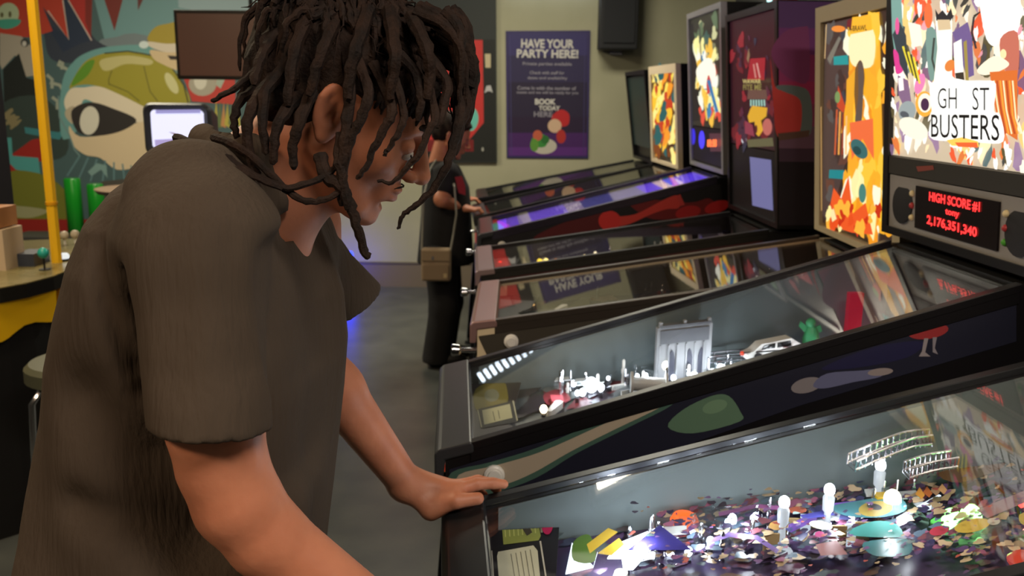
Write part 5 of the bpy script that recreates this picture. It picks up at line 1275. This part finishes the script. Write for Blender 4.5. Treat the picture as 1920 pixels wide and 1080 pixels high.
# --- shirt
prof = [(268,372,500),(300,300,520),(350,240,548),(400,206,575),(470,178,606),(560,152,634),(650,134,640),(750,130,630),(850,117,617),(950,97,607),(1080,57,592),(1250,10,585),(1420,-20,590)]
zs = []; xb = []; xf = []
for y, a, b in prof:
    A_, B_ = pixY(a, y, 1.12), pixY(b, y, 1.12); zs.append((A_.z+B_.z)/2); xb.append(A_.x); xf.append(B_.x)
zs, xb, xf = np.array(zs[::-1]), np.array(xb[::-1]), np.array(xf[::-1])
hz = np.array([.80,.95,1.10,1.30,1.42,1.47,1.50,1.54]); hy = np.array([.205,.205,.20,.20,.20,.185,.15,.09])
def shirt_body(X, Y, Z):
    b = np.interp(Z, zs, xb); f = np.interp(Z, zs, xf); w_ = np.interp(Z, hz, hy)
    yy = (Y-1.12)
    fold = .0055*np.sin(34*yy + 5*Z + 1.2*np.sin(9*Z)) * np.clip((1.4-Z)*4, 0, 1) + .004*np.sin(61*yy - 9*Z + 2*np.sin(7*Z+X*8))*np.clip((1.35-Z)*3, 0, 1)
    cx, ax = (b+f)/2, (f-b)/2
    r = ((np.abs(X-cx)/ax)**2.3 + (np.abs(yy)/w_)**2.3)**(1/2.3)
    return smax((r-1)*np.minimum(ax, w_)*.9 - fold, Z-1.545, .03)
sh = Fld()
sh.fn(shirt_body)
sh.fn(lambda X, Y, Z: Z-1.56, .01, 'd') if False else None
hemn = pixY(401, 792, .885); hemf = pixY(660, 566, 1.37)
sh.rc(pixY(360,395,.98), pixY(392,470,.93), .075, .078, .05); sh.rc(pixY(392,470,.93), hemn + (hemn-pixY(392,470,.93))*.3, .078, .0620, .022)
sh.rc(Sf+Vector((-.01,-.04,-.02)), Sf+Vector((.0,.01,-.06)), .068, .062, .04); sh.rc(Sf+Vector((.0,.01,-.06)), hemf + (hemf-Sf)*.2, .062, .056, .02)
# collar roll and seams
sh.rc(pixY(385,262,1.10), pixY(470,285,1.03), .020, .018, .02); sh.rc(pixY(470,285,1.03), pixY(520,380,1.05), .018, .012, .015); sh.rc(pixY(520,380,1.05), pixY(553,440,1.10), .012, .010, .015)
sh.rc(pixY(553,440,1.10), pixY(600,380,1.20), .012, .014, .015)
# folds: long soft grooves pressed into the cloth on the side that faces the camera
GR = []
def groove(pts, r, k=.012): GR.append(([(q.x, q.z) for q in pts], r, k))
def surf(px, py, Y, inn=0): return pixY(px, py, Y)
groove([surf(232,360,.985), surf(205,455,.975), surf(202,520,.955), surf(222,600,.94), surf(246,690,.93)], .006, .01)
groove([surf(252,520,.905), surf(258,640,.905), surf(262,740,.915)], .010, .012)
groove([surf(152,760,.93), surf(200,860,.905), surf(262,960,.895), surf(330,1080,.89)], .012, .03)
groove([surf(140,960,.93), surf(200,1000,.905), surf(300,1060,.895)], .008, .02)
groove([surf(522,470,.93), surf(524,600,.90), surf(528,760,.90)], .010, .012)
groove([surf(560,480,.98), surf(556,640,.93), surf(548,820,.915), surf(520,960,.905)], .011, .02)
groove([surf(598,520,1.02), surf(600,700,.975), surf(590,880,.97)], .010, .02)
groove([surf(300,800,.87), surf(280,900,.885), surf(350,1060,.885)], .016, .03)
groove([surf(420,470,.855), surf(432,600,.828), surf(436,700,.826)], .004, .02)
groove([surf(340,440,.875), surf(330,600,.838), surf(332,700,.838)], .004, .02)
def creases(X, Y, Z):
    t = 0
    for P_, dep, wd in GR:
        d = 9.
        for a, b in zip(P_, P_[1:]):
            bx, bz = b[0]-a[0], b[1]-a[1]; h = np.clip(((X-a[0])*bx+(Z-a[1])*bz)/(bx*bx+bz*bz+1e-9), 0, 1)
            d = np.minimum(d, np.hypot(X-a[0]-h*bx, Z-a[1]-h*bz))
        t = t + 1.6*dep*np.exp(-(d/(1.4*wd))**2)*(1 if dep < .0045 else np.clip((Y-.875)*28 + np.clip(1.18-Z, 0, .1)*20, 0, 1))
    return t*np.clip((1.16-Y)*12, 0, 1)
SHO = sh; sh = Fld(); sh.fn(lambda X, Y, Z: SHO(X, Y, Z) + creases(X, Y, Z))
# cut-outs: hem, neck opening, sleeve ends (open tubes)
sh.rc(lerpv(nk1,nk0,-.15), nk0+Vector((.05,0,.08)), .068, .085, .008, 'd')
sh.rc(nk1+Vector((.03,0,0)), pixY(548,432,1.05), .052, .010, .006, 'd')
dn = (hemn-pixY(392,470,.93)).normalized(); dfv = (hemf-Sf).normalized()
def halfcut(P0, N, rad):   # everything beyond the hem plane, near the sleeve only
    def f(X, Y, Z):
        pl_ = (X-P0[0])*N[0]+(Y-P0[1])*N[1]+(Z-P0[2])*N[2]
        ds = np.sqrt((X-P0[0])**2+(Y-P0[1])**2+(Z-P0[2])**2)-rad
        return np.maximum(-pl_, ds)
    return f
nn = Vector((-.03,0,-1)).normalized()
sh.fn(halfcut(hemn+Vector((.0,-.06,0)), nn, .135), .002, 'd'); sh.rc(hemn-dn*.10, hemn+dn*.08, .040, .0525, .004, 'd')
nf = Vector((.45,.3,-1)).normalized()
sh.fn(halfcut(hemf, nf, .11), .002, 'd'); sh.rc(hemf-dfv*.05, hemf+dfv*.06, .036, .048, .006, 'd')
sh.fn(lambda X, Y, Z: Z-.80, .004, 'd')
shirt = bake('shirt', [(sh, (-.72,.78,.79), (-.10,1.50,1.62), .0050, None)], pl, SHIRT)
# trousers and shoes (below the frame)
tr = Fld()
tr.rc((-.46,1.03,.92), (-.45,1.0,.50), .10, .075, .03); tr.rc((-.45,1.0,.50), (-.48,.98,.10), .072, .06, .02)
tr.rc((-.46,1.21,.92), (-.45,1.26,.50), .10, .075, .04); tr.rc((-.45,1.26,.50), (-.48,1.28,.10), .072, .06, .02); tr.el((-.45,1.12,.90), (.13,.17,.10), .04)
bake('trousers', [(tr, (-.64,.84,.02), (-.28,1.42,1.02), .012, None)], pl, JEANS)
for yy in (.98, 1.28):
    f = Fld(); f.el((-.40,yy,.045), (.14,.048,.05), .02); f.rc((-.48,yy,.05), (-.48,yy,.11), .05, .048, .03); f.fn(lambda X,Y,Z: -(Z-.004)*-1, .004, 'd') if False else None
    f.fn(lambda X, Y, Z: Z-.002, .004, 'd')
    bake('shoe', [(f, (-.57,yy-.08,-.01), (-.24,yy+.08,.15), .008, None)], pl, M(24,24,26,.6))

# --- hair: cap plus locks
rnd = random.Random(11)
hc = Fld(); hc.el((-.020,0,.055), (.108,.089,.092), .01); hc.el((.032,0,.078), (.070,.070,.046), .03); hc.el((-.060,0,.005), (.062,.072,.060), .03)
def lump(X, Y, Z): return .0035*np.sin(120*X+40*Y)*np.sin(110*Z+30*X) + .0025*np.sin(210*Y+90*Z)*np.sin(180*X)
def cap(X, Y, Z):
    d = hc(X, Y, Z) - lump(X, Y, Z)
    d = smax(d, -(-(X-.078) - 0*Y + .9*(Z-.05))*1.0 if False else (-(Z-.040) + (X-.045)*1.0)*.7, .006)      # hairline: forehead and temple stay bare
    d = smax(d, -(np.sqrt(((X-.012)/.034)**2+((np.abs(Y)-.088)/.04)**2+((Z+.010)/.048)**2)-1)*.034, .006)   # round the ears
    d = smax(d, (-.052-Z) + .0*X, .01)
    return d
P, F = surface_nets(cap, (-.16,-.12,-.08), (.13,.12,.16), .004)
Hn = np.array(HEAD); P = P @ Hn[:3,:3].T + Hn[:3,3]
g = G(); g.add([tuple(p) for p in P], [tuple(f) for f in F], HAIRM)
def lock(pts, r0, r1=None, wob=.004, n=6, seed=0):
    rn = random.Random(seed); P = [Vector(p) for p in pts]; out = []; N = len(P)
    for i in range(N-1):
        p0, p1, p2, p3 = P[max(i-1,0)], P[i], P[i+1], P[min(i+2,N-1)]
        for k in range(n):
            t = k/n; out.append(.5*((2*p1)+(-p0+p2)*t+(2*p0-5*p1+4*p2-p3)*t*t+(-p0+3*p1-3*p2+p3)*t**3))
    out.append(P[-1]); m = len(out); r1 = r1 if r1 is not None else r0*.45; R = []
    for i in range(m):
        t = i/(m-1); out[i] = out[i] + Vector((rn.uniform(-1,1), rn.uniform(-1,1), rn.uniform(-1,1)))*wob*min(1, t*3)
        R.append((r0*(1-t)+r1*t)*(1+.10*math.sin(i*2.1+seed))*(.55 if i == m-1 else 1))
    g.tube(out, R, HAIRM, 7)
def onhead(th, ph, k=1.0):   # th from the crown, ph round from the face
    return hw_(-.020+.106*k*math.sin(th)*math.cos(ph), .087*k*math.sin(th)*math.sin(ph), .055+.092*k*math.cos(th))
# locks lying back over the crown and hanging at the back and far side
for i in range(210):
    ph = rnd.uniform(math.radians(35), math.radians(325)); th = rnd.uniform(.15, 1.25)
    a = onhead(th, ph); out = (a - hw_(-.02,0,.05)).normalized()
    drop = rnd.uniform(.05, .13); back = rnd.uniform(.0, .035)
    if math.cos(ph) > .3: drop *= .55
    b = a + out*.018 + Vector((-back*.6, 0, -drop*.25)); c_ = a + out*.030 + Vector((-back, 0, -drop*.6)); d_ = a + out*.026 + Vector((-back*1.2, 0, -drop))
    # keep the ear and cheek clear
    la = HI @ a; ld = HI @ d_
    if la.y < .02 and la.x > -.062 and (la.z < .060 or ld.z < .045) : continue
    if la.y < .02 and ld.x > -.045 and ld.z < .05: continue
    lock([a-out*.004, b, c_, d_], rnd.uniform(.0042,.0066), None, .0016, 5, i)
for i in range(110):   # crown locks lying forward and sideways, giving the lumpy top outline
    ph = rnd.uniform(-math.pi, math.pi); th = rnd.uniform(.0, .75); a = onhead(th, ph); ph2 = ph + rnd.uniform(-.5, .5)
    lock([a, onhead(th+.3, ph2, 1.07), onhead(th+.55, ph2+.2, 1.09), onhead(min(1.1, th+.75), ph2+.3, 1.06)], rnd.uniform(.0045,.0075), .003, .0016, 5, 200+i)
px = lambda *a: [pixY(x, y, Y) for x, y, Y in a]
near = [  # hand-placed locks the photo shows: (pixel x, pixel y, depth)
 ([(650,90,1.03),(655,180,.995),(648,250,.985),(640,320,.985),(642,385,.99)], .0085, .006),
 ([(668,110,1.02),(690,170,.99),(680,215,.985),(662,250,.985),(650,290,.985),(640,345,.99)], .008, .005),
 ([(600,290,1.0),(612,330,.99),(640,350,.985),(656,380,.985),(668,420,.985),(684,470,.99),(692,482,.99)], .0095, .005),
 ([(640,250,.995),(634,300,.985),(644,340,.982),(652,395,.982)], .007, .006),
 ([(700,120,1.02),(735,200,.995),(724,235,.99),(702,275,.99),(688,310,.99),(668,335,.99)], .0080, .003),
 ([(742,150,1.02),(757,210,1.0),(748,245,.995),(730,275,.995),(720,292,.995)], .0062, .0025),
 ([(800,150,1.03),(816,215,1.0),(802,250,.99),(785,290,.985),(757,322,.985),(735,342,.985),(706,338,.985)], .0066, .002),
 ([(850,150,1.06),(862,210,1.03),(852,260,1.02),(838,310,1.01),(812,355,1.01),(780,385,1.01),(755,405,1.01),(746,430,1.01)], .0088, .0022),
 ([(868,150,1.06),(874,200,1.05),(864,240,1.04),(852,290,1.03)], .0085, .005),
 ([(790,90,1.03),(835,150,1.02),(832,200,1.01),(818,240,1.0)], .009, .005),
 ([(720,80,1.03),(775,130,1.01),(790,190,1.0),(782,225,1.0)], .0085, .004),
 ([(880,100,1.08),(890,140,1.07),(882,190,1.06),(874,240,1.06)], .009, .004),
 ([(820,60,1.06),(872,95,1.06),(886,130,1.06),(880,165,1.06)], .0105, .008),
 ([(560,180,1.02),(530,215,.99),(515,260,.98),(512,310,.98)], .009, .005),
 ([(585,170,1.01),(560,230,.985),(548,280,.985),(552,318,.985)], .009, .005),
 ([(520,140,1.04),(480,190,1.0),(462,240,.99),(470,300,.99),(482,330,.99)], .0095, .005),
 ([(540,120,1.03),(500,170,1.0),(492,230,.985),(500,290,.985)], .009, .005),
 ([(500,110,1.06),(462,150,1.03),(430,172,1.02),(396,190,1.02)], .0062, .003),
 ([(510,150,1.06),(455,185,1.03),(438,230,1.02),(448,262,1.02)], .008, .004),
 ([(505,60,1.10),(470,120,1.06),(455,180,1.05),(440,210,1.05)], .010, .005),
 ([(560,20,1.08),(520,60,1.05),(488,110,1.02),(476,160,1.0)], .0095, .006),
 ([(600,10,1.06),(560,70,1.01),(545,140,.995),(540,200,.99)], .010, .006),
 ([(640,20,1.05),(610,80,.995),(592,130,.985),(580,180,.985)], .009, .006),
 ([(690,20,1.04),(668,90,.985),(656,140,.98),(650,190,.98)], .010, .006),
 ([(730,20,1.05),(740,90,.99),(738,140,.985),(728,190,.99)], .010, .006),
 ([(770,30,1.05),(800,90,1.0),(806,140,1.0),(800,190,1.0)], .010, .006),
 ([(400,258,1.02),(440,272,.99),(480,300,.985),(520,340,.975),(560,372,.975),(600,376,.98),(640,358,.985)], .0058, .004),
 ([(330,258,1.03),(380,276,.985),(430,300,.97),(480,330,.965),(540,352,.97),(600,335,.985),(632,312,.99)], .0058, .004),
 ([(345,268,1.02),(400,300,.965),(470,330,.96),(530,356,.965)], .0050, .003)]
for i, (pp, r0, r1) in enumerate(near): lock(px(*pp), r0*.86, r1*.86, .0010, 5, 400+i)
for i in range(34):   # thick forelock hanging in front of the brow
    x0, y0 = rnd.uniform(770,850), rnd.uniform(10,90); xe = rnd.uniform(846,884); ye = rnd.uniform(150,236); Y0 = rnd.uniform(1.04,1.18)
    xm = min(892, max(x0+26, xe+rnd.uniform(0,10))); lock(px((x0,y0,Y0),((x0+xm)/2+8,y0+26,Y0-.01),(xm,(y0+ye)/2-8,Y0-.02),(xe,ye,Y0-.02)), rnd.uniform(.0055,.0078), .0030, .0012, 5, 700+i)
for i in range(40):   # loose thin strands over the back and side outline
    a = onhead(rnd.uniform(.3,1.3), rnd.uniform(math.radians(120), math.radians(290))); o_ = (a-hw_(-.02,0,.05)).normalized(); L_ = rnd.uniform(.04,.12)
    if (HI@a).x > -.05: continue
    lock([a, a+o_*.03+Vector((-.01,0,-L_*.3)), a+o_*.04+Vector((-.03*rnd.random(),0,-L_))], rnd.uniform(.0018,.003), .001, .003, 5, 760+i)
for i in range(170):   # fine loose hairs roughening the outline
    a = onhead(rnd.uniform(.0,1.35), rnd.uniform(0, 2*math.pi)); la = HI @ a; o_ = (a-hw_(-.02,0,.05)).normalized(); L_ = rnd.uniform(.015,.05)
    if la.x > -.055 and la.z < .075: continue
    lock([a, a+o_*.016+Vector((rnd.uniform(-.01,.01),0,-L_*.2)), a+o_*.022+Vector((rnd.uniform(-.02,.02),rnd.uniform(-.01,.01),-L_))], rnd.uniform(.0012,.0024), .0006, .003, 4, 900+i)
for i in range(26):   # thin fringe along the temple and forehead edge
    t_ = i/25; a = hw_(.018+.075*t_, -.078+.05*t_+rnd.uniform(-.006,.006), .070+.006*t_); L_ = rnd.uniform(.018,.045)
    lock([a, a+Vector((.004,-.006,-L_*.5)), a+Vector((rnd.uniform(-.01,.004),-.005,-L_))], rnd.uniform(.004,.0065), .002, .0015, 4, 600+i)
g.build('hair', pl, smooth=True)

# ---------------------------------------------------------------- second player, far down the row
t2 = empty('person', (-.42, 5.38, 0), 0, 'person in black shirt and trousers with a beige shoulder bag playing the white-framed machine', 'person')
YW = 5.38
HD2 = Matrix.Translation(pixY(848, 258, YW)) @ Matrix.Rotation(math.radians(22), 4, 'Y') @ Matrix.Translation((-.01, 0, 0))
h2 = lambda x, y, z: HD2 @ Vector((x, y, z))
S2n, E2n, W2n = pixY(838, 326, YW-.17), pixY(828, 374, YW-.235), pixY(905, 412, YW-.10)
S2f, E2f, W2f = pixY(834, 326, YW+.15), pixY(862, 380, YW+.16), pixY(912, 398, YW+.10)
def arm2(S, E_, W, tip):
    f = Fld(); f.rc(S, E_, .050, .042, .03); f.rc(E_, W, .044, .027, .02); W = Vector(W); T_ = Vector(tip); d = (T_-W)
    sd = Vector((0, .016, 0))
    for k, o in enumerate((-1.4,-.5,.5,1.4)):
        f.rc(W, W + d*.5 + sd*o, .024, .014, .014); f.chain([W+d*.5+sd*o, W+d*.8+sd*o*1.1+Vector((0,0,.006)), W+d*(1-.06*abs(o))+sd*o*1.1-Vector((0,0,.014))], [.0115,.010,.0085], .006)
    f.chain([W+d*.15+Vector((0,-.02,-.004)), W+d*.4+Vector((0,-.036,.0)), W+d*.62+Vector((0,-.034,-.004))], [.014,.0115,.010], .01)
    return f
tipn = P6.L(.035, -.255, P6.zf+.028); tipf = P6.L(.035, .235, P6.zf+.028)
W2n = P6.L(-.105, -.27, P6.zf+.045); W2f = P6.L(-.12, .20, P6.zf+.06)
jobs = [(hf, (-.14,-.115,-.14), (.15,.115,.145), .0065, HD2)]
nf2 = Fld(); nf2.rc(h2(-.03,0,-.05), pixY(820, 312, YW), .05, .06, .02); nf2.el(pixY(826,390,YW), (.10,.15,.24), .04); nf2.rc(pixY(824,440,YW-.07), pixY(826,640,YW-.07), .07, .04, .04); nf2.rc(pixY(824,440,YW+.07), pixY(826,620,YW+.07), .07, .04, .04)
c0 = pixY(826, 400, YW); jobs.append((nf2, (c0.x-.2, YW-.25, .05), (c0.x+.25, YW+.25, 1.5), .016, None))
for S, E_, W, tp in ((S2n,E2n,W2n,tipn),(S2f,E2f,W2f,tipf)):
    f = arm2(S, E_, W, tp); lo, hi = bb([S, E_, W, tp], .06); jobs.append((f, lo, hi, .007, None))
bake('body', jobs, t2, SKIN)
BLK = noisy('black_cloth', (20,20,22), (30,29,31), 8, .9, .3, 120)
s2 = Fld(); ps = [(298,808,842),(312,800,862),(350,792,880),(400,790,884),(450,786,886),(492,782,888)]
pz = np.array([pixY(a, y, YW).z for y, a, b in ps][::-1]); pb = np.array([pixY(a, y, YW).x for y, a, b in ps][::-1]); pf_ = np.array([pixY(b, y, YW).x for y, a, b in ps][::-1])
def torso2(X, Y, Z):
    b = np.interp(Z, pz, pb); f = np.interp(Z, pz, pf_); w_ = np.interp(Z, [pz[0], pz[-3], pz[-2], pz[-1]], [.17,.185,.17,.07]); ax = (f-b)/2
    r = ((np.abs(X-(b+f)/2)/ax)**2.2 + (np.abs(Y-YW)/w_)**2.2)**(1/2.2)
    return smax((r-1)*np.minimum(ax, w_)*.9, Z-pz[-1], .03)
s2.fn(torso2)
for S, E_ in ((S2n,E2n),(S2f,E2f)): s2.rc(S, lerpv(S,E_,.5), .075, .064, .03)
zc = pixY(830, 492, YW).z; s2.fn(lambda X, Y, Z: Z-zc, .006, 'd')
s2.rc(h2(-.03,0,-.04), pixY(822,318,YW), .055, .06, .01, 'd')
bake('shirt', [(s2, (c0.x-.28, YW-.32, zc-.02), (c0.x+.30, YW+.32, 1.52), .010, None)], t2, BLK)
A = Art((0, YW-.262, 0), (0,-1,0), start=.0); A.poly((140,20,36), [(853,332),(866,330),(872,348),(873,366),(860,362)]); sp2 = A.build('red_sleeve_patch', t2)
tr2 = Fld()
for o, xx in ((-.085, 0), (.085, .02)):
    tr2.rc(pixY(828,470,YW)+Vector((0,o,0)), pixY(834,570,YW)+Vector((xx,o,0)), .105, .085, .04); tr2.rc(pixY(834,570,YW)+Vector((xx,o,0)), pixY(820,664,YW)+Vector((xx,o,0)), .085, .085, .03)
zt_ = pixY(820,664,YW).z
bake('trousers', [(tr2, (c0.x-.22, YW-.24, .03), (c0.x+.26, YW+.24, .98), .012, None)], t2, BLK)
for o, xx in ((-.085, 0), (.085, .02)):
    f = Fld(); q = pixZ(836, 676, .05); f.el((q.x+xx, YW+o, .045), (.13,.047,.05), .02); f.rc((q.x-.07+xx, YW+o, .05), (q.x-.07+xx, YW+o, .11), .05, .048, .03); f.fn(lambda X, Y, Z: Z-.002, .004, 'd')
    bake('shoe', [(f, (q.x-.2, YW+o-.08, -.01), (q.x+.2, YW+o+.08, .16), .009, None)], t2, M(14,14,16,.5))
def cap2(X, Y, Z):
    d = hc(X, Y, Z) - .004*np.sin(90*X+60*Z); d = smax(d, -(-(Z-.030) + (X-.040)*1.0)*.7 if False else (-(Z-.040) + (X-.045)*1.0)*.7, .006); return smax(d, -.06-Z, .01)
bake('hair', [(cap2, (-.16,-.12,-.08), (.13,.12,.16), .007, HD2)], t2, HAIRM)
# beige shoulder bag hanging at that person's side
yb = YW-.255; c = pixY(818, 494, yb)
bg = empty('shoulder_bag', (c.x, yb, c.z), 0, 'beige shoulder bag with a long pale strap on the person in black', 'bag')
BEI = noisy('beige_cloth', (142,122,98), (160,140,114), 12, .8, .3, 90)
def bgp(x, y, z): return (c.x+x, yb+y, c.z+z)
G().box((-.085,-.035,-.10), (.085,.035,.09), BEI, bgp).build('pouch', bg, bevel=.015, smooth=False)
G().box((-.082,-.046,.02), (.082,-.034,.085), M(150,130,104,.8), bgp).build('front_flap', bg, bevel=.005); G().box((-.075,-.044,-.09), (.075,-.034,.0), M(140,120,96,.8), bgp).build('front_pocket', bg, bevel=.005)
G().box((-.022,-.050,.03), (-.010,-.045,.05), CHROME, bgp).build('buckle', bg); G().box((.045,-.048,-.075), (.065,-.043,-.05), M(190,170,130,.5), bgp).build('emblem', bg)
g = G(); g.tube([bgp(-.083,-.01,.08), pixY(792,430,yb-.0), pixY(794,370,yb-.0), pixY(806,318,YW-.16), pixY(818,300,YW-.05), pixY(830,306,YW+.05)], .006, M(150,150,140,.7), 6)
g.tube([bgp(.083,-.01,.08), pixY(850,440,yb-.0), pixY(856,400,yb-.0)+Vector((0,-.01,0)), pixY(852,350,YW-.25), pixY(838,306,YW-.10)], .006, M(150,150,140,.7), 6)
g.build('strap', bg)
